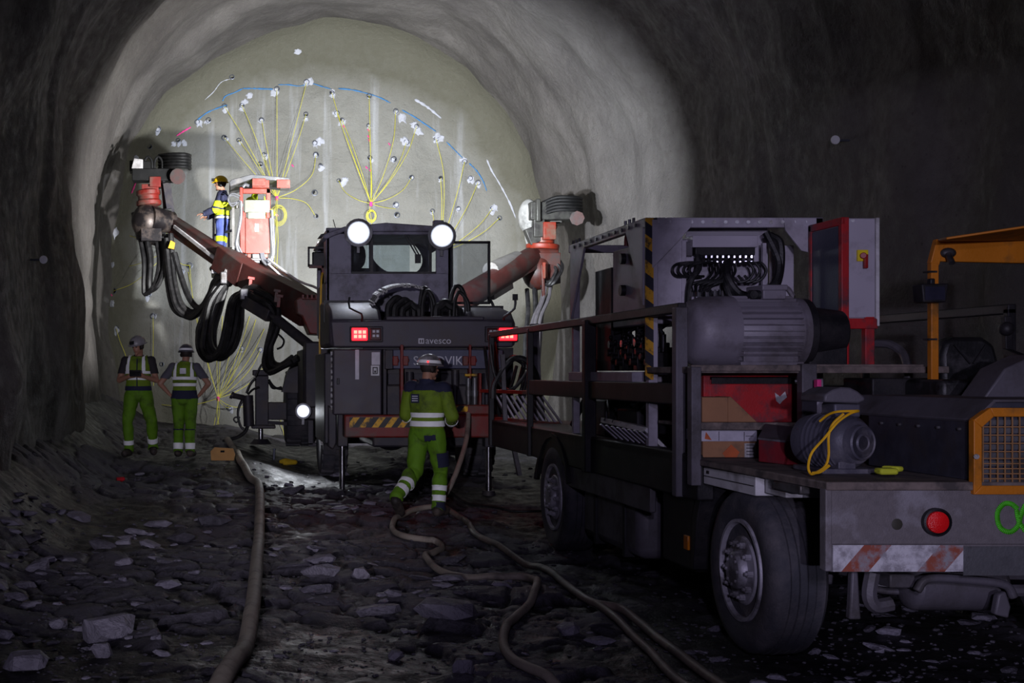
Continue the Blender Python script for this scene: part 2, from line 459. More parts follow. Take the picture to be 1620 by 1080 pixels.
def floor_zs(x, y):
    """height of the floor and how far a spot is dry broken stone (1) rather than wet mud (0)"""
    x = np.asarray(x, float); y = np.asarray(y, float)
    z = ground0(x, y)+.05*fbm(x*.7, y*.7, 0, 3, 71)+.010*fbm(x*5, y*5, 0, 3, 81)
    a = fbm(x*.62+3, y*.30, 0, 3, 91)
    zone = sst(.0, .5, a+.25*sst(3.0, 3.6, x)*(y < 9)+.15*(y < 7.5))  # extra pale stone under the truck stands in for lamplight there
    ux, uy = x+.10*fbm(x*2, y*2, 1, 2, 5), y+.10*fbm(x*2, y*2, 2, 2, 6)
    d1, d2, v = worley(ux*2.6, uy*2.3, 3)
    e1 = sst(.03, .13, d2-d1); st1 = e1*(v > .42)
    z = z+zone*st1*(.015+.05*v+.02*fbm(x*3, y*3, 9, 2, 13))
    d1, d2, w = worley(ux*7.0, uy*6.2, 4)
    e2 = sst(.03, .14, d2-d1); st2 = e2*(w > .35)*(1-.6*st1)
    z = z+st2*(.25+.75*zone)*(.006+.026*w)
    return z-.03, np.clip(zone*np.maximum(st1, st2*.8)+.25*st2*(w > .75), 0, 1)
def floor_z(x, y):
    return floor_zs(x, y)[0]
ys = np.concatenate([np.linspace(-11, 4.5, 40, endpoint=False), np.geomspace(4.5, 30.2, 560)])
xs = np.linspace(-3.4, 8.6, 420)
Xg, Yg = np.meshgrid(xs, ys)
Zg, Sg = floor_zs(Xg, Yg)
me = bpy.data.meshes.new('floor'); w = len(xs)
i = (np.arange(len(ys)-1)[:, None]*w+np.arange(w-1)[None, :]).ravel()
me.from_pydata(np.stack([Xg.ravel(), Yg.ravel(), Zg.ravel()], 1).tolist(), [], np.stack([i, i+1, i+w+1, i+w], 1).tolist())
me.shade_smooth(); me.materials.append(m_floor)
me.attributes.new('stone', 'FLOAT', 'POINT').data.foreach_set('value', Sg.ravel())
floor = bpy.data.objects.new('floor', me); COL.objects.link(floor)
tag(floor, 'wet dark rubble and mud floor of the tunnel', kind='structure')
# ---------------------------------------------------------------- drill rig
m_cabp = mat('cab_grey_veiled', (138, 135, 154), .5, 0, .1, 5, (84, 78, 86), .4, 2.2, .1)  # grey lightened to carry the veil of lamp glare over the cab
m_rig = mat('rig_grey_paint', (70, 65, 77), .5, 0, .12, 5, (70, 62, 66), .45, 2.2, .1)
m_rigd = mat('rig_dark_steel', (52, 49, 57), .55, .2, .2, 8, (70, 64, 62), .4, 4)
m_red = mat('rig_red_paint', (126, 30, 22), .5, 0, .2, 6, (92, 72, 64), .5, 3)
m_boom = mat('muddy_boom_paint', (60, 19, 15), .6, 0, .25, 4, (54, 45, 42), .42, 2.2, .3)
m_orange = mat('orange_red_paint', (118, 33, 14), .5, 0, .12, 5, (92, 74, 62), .26, 2.6)
m_blk = mat('black_rubber', (24, 24, 26), .5, 0, .2, 12, (58, 56, 58), .35, 6, .2)
m_tyre = mat('tyre_rubber', (56, 56, 63), .8, 0, .2, 7, (84, 80, 84), .55, 3, .35)
m_chrome = mat('chrome_rod', (200, 200, 206), .16, 1, .05, 5, None, bump=0)
m_steel = mat('grey_steel', (120, 120, 124), .45, .6, .2, 8, (80, 76, 74), .5, 4)
m_white = mat('dusty_white_paint', (206, 204, 206), .5, 0, .1, 4, (150, 146, 146), .5, 3)
m_hazard = stripe_mat('hazard_stripes', (236, 178, 20), (26, 26, 30), .135, (.8, 0, -.6))
m_glass = glass_mat('dusty_cab_glass', (.86, .9, .92), .06, .05)
m_glassd = glass_mat('dusty_door_glass', (.72, .74, .76), .06, .12)
def glare_lens(name, col, strength):
    m, n, l, p = nt(name); at = n.new('ShaderNodeAttribute'); at.attribute_name = 'glare'
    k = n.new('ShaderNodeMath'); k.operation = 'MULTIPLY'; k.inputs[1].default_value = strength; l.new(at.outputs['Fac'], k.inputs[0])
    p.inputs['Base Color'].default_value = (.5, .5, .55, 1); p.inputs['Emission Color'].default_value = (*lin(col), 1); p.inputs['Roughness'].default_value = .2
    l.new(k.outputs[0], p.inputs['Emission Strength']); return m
m_lamp = glare_lens('white_lamp_lens', (226, 236, 255), 190)
m_tail = emat('red_tail_lens', (255, 12, 20), 14)
m_tailhot = emat('hot_tail_core', (255, 60, 50), 16)
m_tailoff = mat('unlit_tail_lens', (70, 24, 26), .3, bump=0)
m_letter = mat('pale_lettering', (205, 204, 214), .5, bump=0)
m_yel = mat('yellow_paint', (220, 170, 30), .5, 0, .15, 6, (110, 90, 50), .35)
m_hose = mat('muddy_hydraulic_hose', (20, 19, 21), .5, 0, .25, 14, (42, 40, 41), .4, 7, .25)

RIG = thing('drill_rig', 'large grey and red drilling rig with raised booms and glowing lamps before the tunnel face', 'drilling rig', (2.64, 18.5, 0))
TY = 16.6
# tail body
part('engine_cover', m_rig, RIG, lambda m: m.prism([(1.42, TY, 1.95), (1.42, TY, 2.28), (1.42, TY+.22, 2.44), (1.42, 17.5, 2.60), (1.42, 18.4, 2.62), (1.42, 18.4, 1.95)], (.70, 0, 0)), .05)
part('engine_cover', m_rig, RIG, lambda m: m.prism([(3.27, TY, 1.95), (3.27, TY, 2.28), (3.27, TY+.22, 2.42), (3.27, 17.5, 2.52), (3.27, 18.4, 2.54), (3.27, 18.4, 1.95)], (.60, 0, 0)), .05)
part('cover_seam', m_blk, RIG, lambda m: m.b2(1.41, 2.13, 17.38, 17.41, 2.3, 2.60))
part('cover_seam', m_blk, RIG, lambda m: m.b2(3.26, 3.88, 17.38, 17.41, 2.3, 2.525))
part('tail_plate', m_rig, RIG, lambda m: m.pprism([(523, 508), (612, 506), (766, 506), (812, 508), (812, 549), (527, 549)], TY-.02, .35), .02)
part('tail_lip', m_rig, RIG, lambda m: (m.px(611, 766, 500, 506.5, TY+.02, .35),), .015)
part('engine_deck', m_rigd, RIG, lambda m: m.b2(1.9, 3.4, 16.9, 18.6, 1.6, 2.18))
text('avesco', 'maker_lettering', m_letter, RIG, P(693.5, 539, TY-.035), .125, S(40, TY))
part('maker_mark', m_letter, RIG, lambda m: m.px(662, 671, 535, 543.5, TY-.035, .01))
part('maker_mark_inlay', m_rigd, RIG, lambda m: (m.px(664, 666, 537, 542, TY-.038, .005), m.px(667.5, 669.5, 537, 542, TY-.038, .005)))
# perforated guard and hose loops on the engine deck
def guard(m):
    A = spline([P(590, 484, 17.0), P(600, 468, 17.0), P(622, 456, 17.0), P(650, 452.5, 17.0), P(670, 456, 17.0)], 8)
    for a, b in zip(A, A[1:]):
        m.add([a, b, b+Vector((0, .55, .06)), a+Vector((0, .55, .06))], [(0, 1, 2, 3)])
    n = len(m.v)
gd = part('perforated_guard', m_white, RIG, guard)
sol = gd.modifiers.new('thick', 'SOLIDIFY'); sol.thickness = .02
A = spline([P(590, 484, 17.0), P(600, 468, 17.0), P(622, 456, 17.0), P(650, 452.5, 17.0), P(670, 456, 17.0)], 8)
def slots(m):
    for k in range(2, len(A)-2, 2):
        for j in range(3):
            c = A[k]+Vector((0, .10+.17*j, .012+.02*j)); d = (A[k+1]-A[k-1]).normalized()
            m.bar(c-d*.016, c+d*.016, .10, .02, up=d.cross(Vector((0, 1, 0))))
part('guard_slots', m_blk, gd, slots)['kind'] = 'stuff'
for (x0, yb, xm, yt, x1, Y, r) in ((614, 500, 628, 472, 646, 17.25, .05), (624, 500, 640, 475, 656, 17.15, .05), (664, 500, 672, 455, 684, 17.15, .028), (668, 500, 677, 460, 688, 17.0, .028), (712, 500, 724, 452, 738, 17.0, .03), (718, 500, 727, 462, 742, 16.9, .026), (690, 498, 704, 478, 722, 16.95, .055), (694, 500, 708, 483, 728, 17.05, .05), (636, 500, 650, 480, 664, 17.05, .045)):
    part('hose_loop', m_hose, RIG, lambda m: m.tube([P(x0, yb+8, Y), P(x0+1, (yb+yt)/2, Y), P((x0+xm)/2, yt+5, Y), P(xm, yt, Y), P((xm+x1)/2, yt+6, Y), P(x1-1, (yb+yt)/2, Y), P(x1, yb+8, Y)], r, 8, 5))
part('grab_rail', m_blk, RIG, lambda m: m.tube([P(553, 470, TY-.03), P(553, 487, TY-.06), P(572, 496, TY-.08), P(572, 508, TY-.03)], .014, 6, 2))
part('grab_rail', m_blk, RIG, lambda m: (m.tube([P(797, 506, TY-.03), P(798, 500, TY-.06), P(814, 488, TY-.08), P(815, 470, TY-.08)], .016, 6, 2), m.box(P(815, 470, TY-.08), (.06, .05, .08))))
# tail lights
def tail_light(x0, x1, lit0, lit1, off0, off1):
    t = part('tail_light', m_rigd, RIG, lambda m: m.px(x0, x1, 516, 541, TY-.07, .1), .01)
    part('lit_lens', m_tail, t, lambda m: m.px(lit0, lit1, 519, 538, TY-.085, .02), .008, 'glowing red lens')
    part('lamp_core', m_tailhot, t, lambda m: [m.px(lit0+3+7*i, lit0+8+7*i, 522.5+7*j, 527.5+7*j, TY-.092, .01) for i in range(int((lit1-lit0-3)//7)) for j in (0, 1)], label='bright cells of the lit lens')
    part('dark_lens', m_tailoff, t, lambda m: m.px(off0, off1, 519, 538, TY-.085, .02), .008)
    part('lens_marking', m_letter, t, lambda m: [m.px((off0+off1)/2-5+6*i, (off0+off1)/2-1+6*i, 522+7*j, 526+7*j, TY-.09, .01) for i in (0, 1) for j in (0, 1)])
tail_light(554, 606, 557, 581, 586, 603)
tail_light(768, 820, 790, 818, 771, 788)
# lower tail
door = part('engine_door', m_rig, RIG, lambda m: m.px(527, 604, 552, 656, TY-.02, .5), .02)
part('door_handle', m_blk, door, lambda m: m.px(533, 537, 598, 608, TY-.05, .03), .005)
part('warning_label', mat('label_white', (214, 214, 218), .5, bump=0), door, lambda m: m.px(587, 600, 578, 594, TY-.03, .01))
part('label_print', m_blk, door, lambda m: (m.px(589.5, 597.5, 580.5, 582, TY-.034, .006), m.px(589.5, 591, 580.5, 591.5, TY-.034, .006), m.px(589.5, 597.5, 590, 591.5, TY-.034, .006), m.px(596, 597.5, 580.5, 591.5, TY-.034, .006), m.px(592, 595, 586, 589.5, TY-.034, .006)))
part('door_sticker', m_letter, door, lambda m: (m.px(588, 601, 557, 577, TY-.028, .01), m.px(562, 568, 553, 600, TY-.028, .01)))
part('side_panel', m_rigd, RIG, lambda m: (m.px(606, 612, 552, 656, TY, .4), m.px(609, 622, 553, 584, TY-.02, .3)), .01)
name_plate = part('name_plate', mat('blue_grey_paint', (74, 76, 100), .5), RIG, lambda m: m.px(622, 796, 553, 583, TY-.01, .08), .01)
text('SANDVIK', 'name_lettering', m_letter, name_plate, P(693, 571, TY-.025), .165, S(78, TY))
part('tail_recess', m_rigd, RIG, lambda m: m.px(606, 812, 550, 656, TY+.42, .2))
for x in (626, 642, 737, 749):
    part('clevis_bracket', m_red, RIG, lambda m: (m.px(x-4, x+4, 563, 578, TY-.09, .1), m.cyl(P(x-5, 570, TY-.06), P(x+5, 570, TY-.06), .025, n=10)), .008)
for x, y0, y1, w in ((636, 545, 655, 5), (744, 545, 600, 4), (656, 600, 652, 7), (760, 590, 655, 4)):
    part('red_strut', m_red, RIG, lambda m: m.px(x-w/2, x+w/2, y0, y1, TY-.04, .12), .008)
for x, y0, y1, r in ((648, 588, 645, .05), (690, 585, 640, .06), (720, 585, 645, .05), (770, 590, 650, .055)):
    part('hydraulic_cylinder', m_rigd, RIG, lambda m: (m.cyl(P(x, y0, TY+.2), P(x, (y0+y1)/2, TY+.2), r, n=12), m.cyl(P(x, (y0+y1)/2, TY+.2), P(x, y1, TY+.2), r*.6, n=12)))
for x in (741, 751):
    part('valve', m_steel, RIG, lambda m: (m.cyl(P(x, 598, TY-.02), P(x, 640, TY-.02), .035, n=10), m.cyl(P(x, 618, TY-.05), P(x, 626, TY-.05), .045, n=10)))
    part('valve_handle', m_yel, RIG, lambda m: m.px(x-5, x+4, 591, 595, TY-.06, .05), .006)
bumper = part('bumper_beam', m_red, RIG, lambda m: (m.px(545, 802, 656, 692, TY-.12, .3), m.px(700, 778, 640, 656, TY-.08, .2)), .02)
part('hazard_strip', m_hazard, bumper, lambda m: m.px(553, 650, 660, 676, TY-.135, .02))
part('hazard_strip', m_hazard, bumper, lambda m: m.px(706, 740, 642, 651, TY-.095, .02))
part('rear_chassis', m_rigd, RIG, lambda m: (m.b2(1.75, 3.6, 16.8, 23.5, .78, 1.45), m.b2(2.0, 3.3, 16.7, 18.4, .62, .8)), .03)
part('fender', m_rigd, RIG, lambda m: (m.px(513, 527, 558, 702, TY+.15, 1.6), m.pprism([(519, 640), (533, 652), (533, 700), (527, 712), (519, 706)], TY+.1, .3)), .02)
part('fender_edge', m_white, RIG, lambda m: (m.px(507, 511, 575, 704, 18.9, .06),), .01)  # white stands in for lamplight along the mudflap edge
part('louvre', m_steel, RIG, lambda m: [m.px(523, 527, 556+i*9.5, 562+i*9.5, TY+.10, .05) for i in range(10)])['kind'] = 'stuff'
# jack legs
for x, yb, Y in ((541.5, 772, 17.0), (773, 782, 16.8)):
    gz = ground(P(x, yb, Y).x, Y)
    j = part('jack_leg', m_rigd, RIG, lambda m: (m.b2(P(x-8, 0, Y).x, P(x+8, 0, Y).x, Y-.09, Y+.09, .62, 1.15),), .01)
    part('jack_rod', m_chrome, j, lambda m: m.cyl((P(x, 0, Y).x, Y, gz+.03), (P(x, 0, Y).x, Y, .65), .04, n=16))
    part('jack_foot', m_rigd, j, lambda m: m.cyl((P(x, 0, Y).x, Y, gz-.03), (P(x, 0, Y).x, Y, gz+.04), .10, .08, n=18))
# wheels
def rig_wheel(name, x0, x1, Y, r, zc):
    c = (x0+x1)/2; w = x1-x0
    prof = [(r*.55, -w/2), (r*.88, -w/2), (r*.97, -w*.42), (r, -w*.3), (r, w*.3), (r*.97, w*.42), (r*.88, w/2), (r*.55, w/2)]
    t = part(name, m_tyre, RIG, lambda m: (m.lathe(prof, (c, Y, zc), (1, 0, 0), 36),))
    lug = part('tread_lug', m_tyre, t, lambda m: [m.box((c+s*w*.24, Y+math.cos(a+s*.07)*r, zc+math.sin(a+s*.07)*r), (w*.44, .09, .05), Matrix.Rotation(a+s*.07+math.pi/2, 3, 'X')) for a in [2*math.pi*k/22 for k in range(22)] for s in (-1, 1)])
    lug['kind'] = 'stuff'
    part('rim', m_red, t, lambda m: m.lathe([(r*.56, -w*.46), (r*.5, -w*.40), (r*.2, -w*.3), (r*.18, -w*.42)], (c, Y, zc), (1, 0, 0), 28))
rig_wheel('wheel', 1.55, 1.97, 20.1, .62, .60)
rig_wheel('wheel', 3.80, 4.25, 20.1, .62, .60)
rig_wheel('wheel', 1.16, 1.72, 23.1, .66, .95)
rig_wheel('wheel', 3.75, 4.30, 23.1, .66, .78)
part('axle', m_rigd, RIG, lambda m: (m.cyl((1.9, 20.1, .6), (3.9, 20.1, .6), .12, n=14), m.sph((2.7, 20.1, .62), (.3, .25, .25))))
# cab
CB, CF = 18.5, 20.3
cab = part('cab', m_cabp, RIG, lambda m: (m.px(516, 556, 366, 434, CB, .06), m.px(690, 714, 366, 434, CB, .06), m.px(516, 714, 431, 493, CB, .06), m.px(516, 714, 360, 371, CB, .06),
    m.b2(1.535, 1.59, CB, CF, 2.2, 2.95), m.b2(3.31, 3.367, CB, CF, 2.2, 2.6), m.b2(1.535, 1.59, CF-.12, CF, 2.9, 3.7), m.b2(1.535, 1.59, CB, CB+.45, 2.9, 3.7), m.b2(3.31, 3.367, CF-.1, CF, 2.5, 3.7), m.b2(3.31, 3.367, CB, CB+.1, 2.5, 3.7), m.b2(1.55, 3.36, CB, CF, 2.15, 2.22)), .012)
def cab_front(m):
    # front wall of the cab with the oval wiped outlook and the narrow left window
    a, b = P(588, 356, CF), P(730, 356, CF); z0, z1 = 2.2, 3.66; x0, x1 = a.x, 3.367
    c = P(628, 404, CF); R = []; O = []
    for k in range(48):
        t = 2*math.pi*k/48; rx, rz, tilt = .43, .30, -.38
        ex, ez = rx*math.cos(t), rz*math.sin(t)
        R.append(Vector((c.x+ex*math.cos(tilt)-ez*math.sin(tilt), CF, c.z+ex*math.sin(tilt)+ez*math.cos(tilt))))
        d = R[-1]-c; s = min((x1-c.x)/d.x if d.x > 1e-4 else 1e9, (x0-c.x)/d.x if d.x < -1e-4 else 1e9, (z1-c.z)/d.z if d.z > 1e-4 else 1e9, (z0-c.z)/d.z if d.z < -1e-4 else 1e9)
        O.append(c+d*max(s, 1.0))
    n = 48; off = Vector((0, .05, 0))
    m.add(R+O+[p+off for p in R]+[p+off for p in O], [f for i in range(n) for j in [(i+1) % n] for f in ((i, j, j+n, i+n), (i+2*n, i+3*n, j+3*n, j+2*n), (i, i+2*n, j+2*n, j))])
    m.px(506, 520, 386, 470, CF, .05); m.px(584, 590, 386, 470, CF, .05); m.px(506, 590, 424, 528, CF, .05)
part('front_wall', m_rigd, cab, cab_front)
part('cab_roof', m_cabp, cab, lambda m: m.pprism([(511, 376), (513, 370), (545, 358), (612, 352), (686, 357), (718, 377), (718, 381), (690, 366), (545, 366), (516, 378)], CB-.08, 2.0), .015)
part('rear_window', m_glass, cab, lambda m: m.px(556, 690, 371, 431, CB+.03, .006), label='dusty glass pane')
part('front_window', m_glass, cab, lambda m: m.px(520, 648, 386, 440, CF+.06, .006), label='dusty glass pane')
part('window_post', m_blk, cab, lambda m: (m.px(585.5, 590.5, 371, 431, CB-.01, .05), m.px(556, 690, 429.5, 433, CB-.012, .03), m.px(679, 683, 360, 431, CB-.01, .04)))
part('wiper', m_blk, cab, lambda m: (m.bar(P(640, 371, CB-.02), P(662, 409, CB-.02), .015, .02), m.bar(P(645, 371, CB-.03), P(664, 405, CB-.03), .012, .02), m.px(657, 666, 402, 416, CB-.03, .04)))
part('seat', m_blk, cab, lambda m: (m.sph(P(562, 405, 19.3), (.17, .1, .22), 14, 10), m.b2(1.7, 2.2, 19.2, 19.8, 2.25, 2.75)), .03)
mir = part('mirror', m_blk, cab, lambda m: m.px(494, 514, 398, 420, 19.3, .06), .02)
part('mirror_bracket', m_rigd, mir, lambda m: (m.px(487, 490, 391, 421, 19.2, .03), m.px(487, 516, 390, 393, 19.2, .03), m.px(487, 516, 418, 422, 19.2, .03)))
part('mirror_mark', m_red, mir, lambda m: (m.px(489, 514, 420, 424, 19.18, .03), m.px(509, 514, 420, 432, 19.18, .03)))
part('roof_visor', m_blk, cab, lambda m: m.pprism([(504, 375), (508, 370), (522, 367), (522, 373)], 19.0, .3), .006)
part('antenna', m_blk, cab, lambda m: m.cyl(P(532, 365, 18.9), P(527, 347, 18.9), .006, n=6))
part('side_handrail', m_yel, cab, lambda m: m.tube([P(510, 432, 18.3), P(508, 445, 18.2), P(507, 500, 18.2), P(506, 560, 18.2), P(512, 572, 18.2)], .016, 6, 3))
cdoor = part('cab_door', m_blk, RIG, lambda m: (m.px(714, 776, 381, 385, CB-.05, .04), m.px(772, 776, 381, 480, CB-.05, .04), m.px(714, 717, 381, 480, CB-.05, .04), m.px(714, 776, 477, 481, CB-.05, .04)), .006, 'open framed glass door')
part('door_pane', m_glassd, cdoor, lambda m: m.px(717, 772, 385, 477, CB-.04, .006))
part('door_stay', m_blk, cdoor, lambda m: m.tube([P(772, 470, CB-.05), P(779, 480, CB-.1), P(782, 492, CB-.1)], .02, 6, 3))
def work_lamp(x, y, Y, r, tilt=0, parent=RIG):
    c = P(x, y, Y)
    h = part('work_lamp', m_steel, parent, lambda m: (m.lathe([(r*.5, .16), (r*.95, .10), (r*1.08, .0), (r*1.08, -.02), (r*.95, -.02)], c, (0, 1, 0), 20), m.b2(c.x-.02, c.x+.02, c.y+.02, c.y+.06, c.z-r-.10, c.z-r+.02)))
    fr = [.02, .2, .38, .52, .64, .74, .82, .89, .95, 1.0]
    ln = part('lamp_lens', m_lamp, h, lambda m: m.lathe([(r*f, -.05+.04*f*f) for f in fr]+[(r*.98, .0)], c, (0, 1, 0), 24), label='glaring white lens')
    ln.data.attributes.new('glare', 'FLOAT', 'POINT').data.foreach_set('value', [v for f in fr+[1.0] for v in [max(math.exp(-(f/.34)**2), .0001)]*24])  # emission fading across the oversized lens imitates the lamp's glare
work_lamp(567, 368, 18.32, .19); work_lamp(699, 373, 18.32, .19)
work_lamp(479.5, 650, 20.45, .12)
for x in (2.02, 3.24):
    part('roof_lamp', m_cabp, RIG, lambda m: (m.box((x, 18.90, 3.835), (.15, .12, .09)), m.b2(x-.03, x+.03, 18.86, 18.96, 3.66, 3.82)), .01)
# front carrier, boom supports
part('front_frame', m_rigd, RIG, lambda m: (m.b2(1.35, 2.0, 20.9, 22.6, .95, 2.0), m.px(482, 520, 540, 645, 20.7, .5), m.px(480, 521, 636, 664, 20.75, .3)), .03)
part('front_frame', m_rigd, RIG, lambda m: m.b2(3.3, 4.0, 20.9, 22.6, .95, 2.0), .03)
part('side_bracket', m_rigd, RIG, lambda m: (m.px(487, 496, 664, 704, 20.6, .06), m.px(487, 508, 700, 706, 20.6, .06)), .01)
part('boom_support', m_red, RIG, lambda m: (m.pprism([(468, 474), (474, 470), (521, 472), (521, 530), (490, 528), (478, 500), (470, 496)], 21.0, .7), m.px(478, 521, 470, 474, 20.95, .1)), .03)
part('support_rib', m_red, RIG, lambda m: [m.px(478+i*7, 481+i*7, 466, 472, 20.95, .5) for i in range(6)])
part('boom_support', m_red, RIG, lambda m: m.b2(3.4, 3.95, 21.0, 22.0, 1.9, 2.7), .03)
part('deck_handrail', m_white, RIG, lambda m: (m.tube([P(425, 410, 23.2), P(470, 443, 22.2), P(504, 457, 21.6), P(506, 474, 21.5)], .022, 6, 3), m.tube([P(438, 428, 23.0), P(470, 452, 22.2), P(486, 458, 21.8), P(488, 474, 21.7)], .022, 6, 3), m.tube([P(470, 465, 21.9), P(506, 466, 21.5)], .02, 6, 1), m.tube([P(425, 418, 23.1), P(455, 445, 22.5), P(487, 464, 21.8)], .02, 6, 3)))

# left drill boom
m_jet = mat('jet_black_rubber', (13, 13, 14), .6, 0, .2, 12, (26, 25, 26), .35, 6, .1, 60, .3)
m_drum = mat('rusty_drum_paint', (58, 22, 17), .6, 0, .25, 8, (40, 33, 31), .45, 6)
def px3(*pts): return [P(*p) for p in pts]
LB = part('drill_boom', m_boom, RIG, lambda m: (m.bar(P(372, 424, 23.2), P(492, 492, 21.4), .36, .42, h1=.56), m.bar(P(268, 352, 25.0), P(380, 427, 23.1), .27, .30, h1=.36), m.bar(P(352, 408, 23.5), P(392, 436, 22.9), .42, .46)), .02, 'long muddy red telescopic boom')
part('boom_channel', m_white, LB, lambda m: (m.bar(P(276, 358, 24.6), P(360, 424, 23.1), .05, .06), m.bar(P(360, 424, 23.1), P(352, 446, 23.0), .05, .05)), label='pale steel channel along the boom')
part('boom_cylinder', m_rigd, LB, lambda m: (m.cyl(P(438, 505, 21.6), P(492, 548, 21.0), .09, n=14), m.cyl(P(420, 492, 22.0), P(438, 505, 21.6), .05, n=12)))
for x, y, Y in ((397, 442, 22.4), (442, 470, 21.7), (438, 462, 21.7)):
    part('boom_bracket', m_red, LB, lambda m: (m.bar(P(x, y-3, Y), P(x-2, y+16, Y), .06, .05), m.bar(P(x-5, y-3, Y), P(x+6, y-1, Y), .07, .05)), .006)
def knuckle(m):
    m.cyl(P(228, 335, 24.8), P(232, 378, 24.8), .26, .20, n=20); m.sph(P(232, 350, 24.7), (.3, .3, .34)); m.cyl(P(236, 345, 24.6), P(272, 352, 24.9), .25, .22, n=20)
    m.cyl(P(222, 372, 24.8), P(250, 380, 24.7), .12, n=12); m.box(P(240, 372, 24.6), (.4, .3, .25))
part('boom_knuckle', mat('black_oily_steel', (34, 30, 32), .42, .3, .3, 6, (96, 84, 78), .35, 4), LB, knuckle, .01)
part('rotation_unit', m_red, LB, lambda m: (m.lathe([(.20, 0), (.25, .02), (.25, .10), (.21, .12), (.21, .20), (.24, .22), (.24, .30), (.18, .32)], P(236, 326, 24.8), (-.06, 0, 1), 24), m.box(P(238, 299, 24.8), (.33, .3, .16)), m.box(P(246, 289, 24.75), (.22, .3, .2))), .01, 'bright red rotation unit')
def head(m):
    m.box(P(244, 278, 24.8), (.85, .34, .24)); m.box(P(225, 270, 24.9), (.35, .5, .3)); m.bar(P(215, 262, 24.8), P(215, 268, 28.2), .25, .2)
    m.cyl(P(258, 283, 24.7), P(262, 330, 24.7), .05, n=10)
part('feed_head', m_jet, LB, head, .015)
part('hose_drum', m_drum, LB, lambda m: m.cyl(P(281, 279, 24.5), P(281, 279, 25.0), .15, n=20), label='round red end plate')
part('hose_stack', m_jet, LB, lambda m: [m.tube([P(252, 246+i*5, 24.9), P(270, 244+i*4.8, 24.5), P(292, 244+i*4.8, 24.45), P(300, 246+i*5, 24.7), P(300, 247+i*5, 25.2)], .035, 8, 4) for i in range(5)], label='stack of black hoses wrapped round the head')
part('hose_arch', m_jet, LB, lambda m: [m.tube([P(x-6, 268, 24.7), P(x-5, 254, 24.7), P(x, 248, 24.7), P(x+6, 254, 24.7), P(x+7, 268, 24.7)], .025, 7, 5) for x in (234, 250)])
part('drill_guide', m_white, LB, lambda m: m.pprism([(208, 266), (212, 250), (226, 252), (226, 266)], 24.6, .15), .01)
part('yellow_bracket', m_yel, LB, lambda m: m.pprism([(266, 392), (270, 380), (277, 384), (275, 394)], 24.2, .08))
part('hang_rod', m_rigd, LB, lambda m: (m.bar(P(262, 290, 24.6), P(268, 330, 24.6), .10, .08), m.bar(P(268, 290, 24.6), P(274, 335, 24.6), .05, .05)))
def bundle(name, pts, n, r, spread, mat_=None, parent=LB, seed=1, tail=0):
    rnd = random.Random(seed)
    for k in range(n):
        a = 2*math.pi*k/max(n, 1)+rnd.random(); rad = spread*(.45+.55*rnd.random()) if n > 1 else 0
        off = Vector((math.cos(a)*rad, math.sin(a)*rad*1.2, math.sin(a+.8)*rad*.8))
        q = [P(*p)+off+Vector((rnd.uniform(-1, 1), rnd.uniform(-1, 1), rnd.uniform(-1, 1)))*spread*.18 for p in pts]
        part(name, mat_ or m_hose, parent, lambda m: m.tube(q, r, 7, 5))
bundle('hydraulic_hose', [(228, 372, 24.8), (234, 410, 24.6), (233, 445, 24.5), (236, 459, 24.5), (247, 452, 24.4), (256, 430, 24.5), (258, 405, 24.6), (254, 375, 24.7)], 4, .05, .09, seed=2)
bundle('hydraulic_hose', [(264, 375, 24.5), (266, 410, 24.4), (270, 450, 24.2), (280, 484, 24.0), (299, 499, 23.9), (318, 490, 23.7), (336, 464, 23.5), (344, 444, 23.4), (354, 436, 23.3), (364, 446, 23.2)], 5, .055, .11, seed=3)
bundle('hydraulic_hose', [(276, 400, 24.3), (284, 430, 24.2), (296, 465, 24.0), (309, 484, 23.8), (320, 488, 23.7)], 1, .06, .0, seed=4)
bundle('hydraulic_hose', [(362, 440, 23.2), (350, 452, 23.2), (336, 478, 23.1), (326, 515, 23.0), (323, 545, 22.9), (331, 562, 22.8), (346, 562, 22.7), (358, 545, 22.6), (366, 510, 22.6), (372, 478, 22.5), (382, 464, 22.4), (396, 462, 22.3), (418, 472, 22.1), (432, 486, 21.9)], 5, .058, .11, seed=5)
bundle('hydraulic_hose', [(356, 452, 23.2), (346, 490, 23.1), (337, 525, 23.0), (338, 555, 22.9), (352, 565, 22.8), (368, 552, 22.7), (378, 520, 22.6), (381, 485, 22.5), (388, 468, 22.4)], 2, .05, .05, seed=6)
bundle('hydraulic_hose', [(400, 462, 22.1), (425, 474, 21.9), (437, 492, 21.8), (434, 520, 21.7), (426, 548, 21.7), (424, 572, 21.6), (434, 582, 21.5), (452, 576, 21.3), (468, 566, 21.2)], 4, .05, .10, seed=7)
bundle('thin_cable', [(318, 500, 23.8), (311, 520, 23.8), (312, 532, 23.7), (322, 545, 23.4)], 1, .018, 0, seed=8)
bundle('thin_cable', [(440, 528, 21.6), (449, 538, 21.6), (446, 548, 21.6), (438, 552, 21.6)], 1, .018, 0, seed=9)
part('hose_clamp', m_steel, LB, lambda m: m.box(P(354, 440, 23.1), (.12, .3, .22)), .02)
part('hose_clamp', m_steel, LB, lambda m: m.box(P(386, 466, 22.3), (.14, .3, .2)), .02)
part('hose_sleeve', m_rigd, LB, lambda m: m.bar(P(388, 476, 22.25), P(428, 500, 21.8), .16, .22), .02)

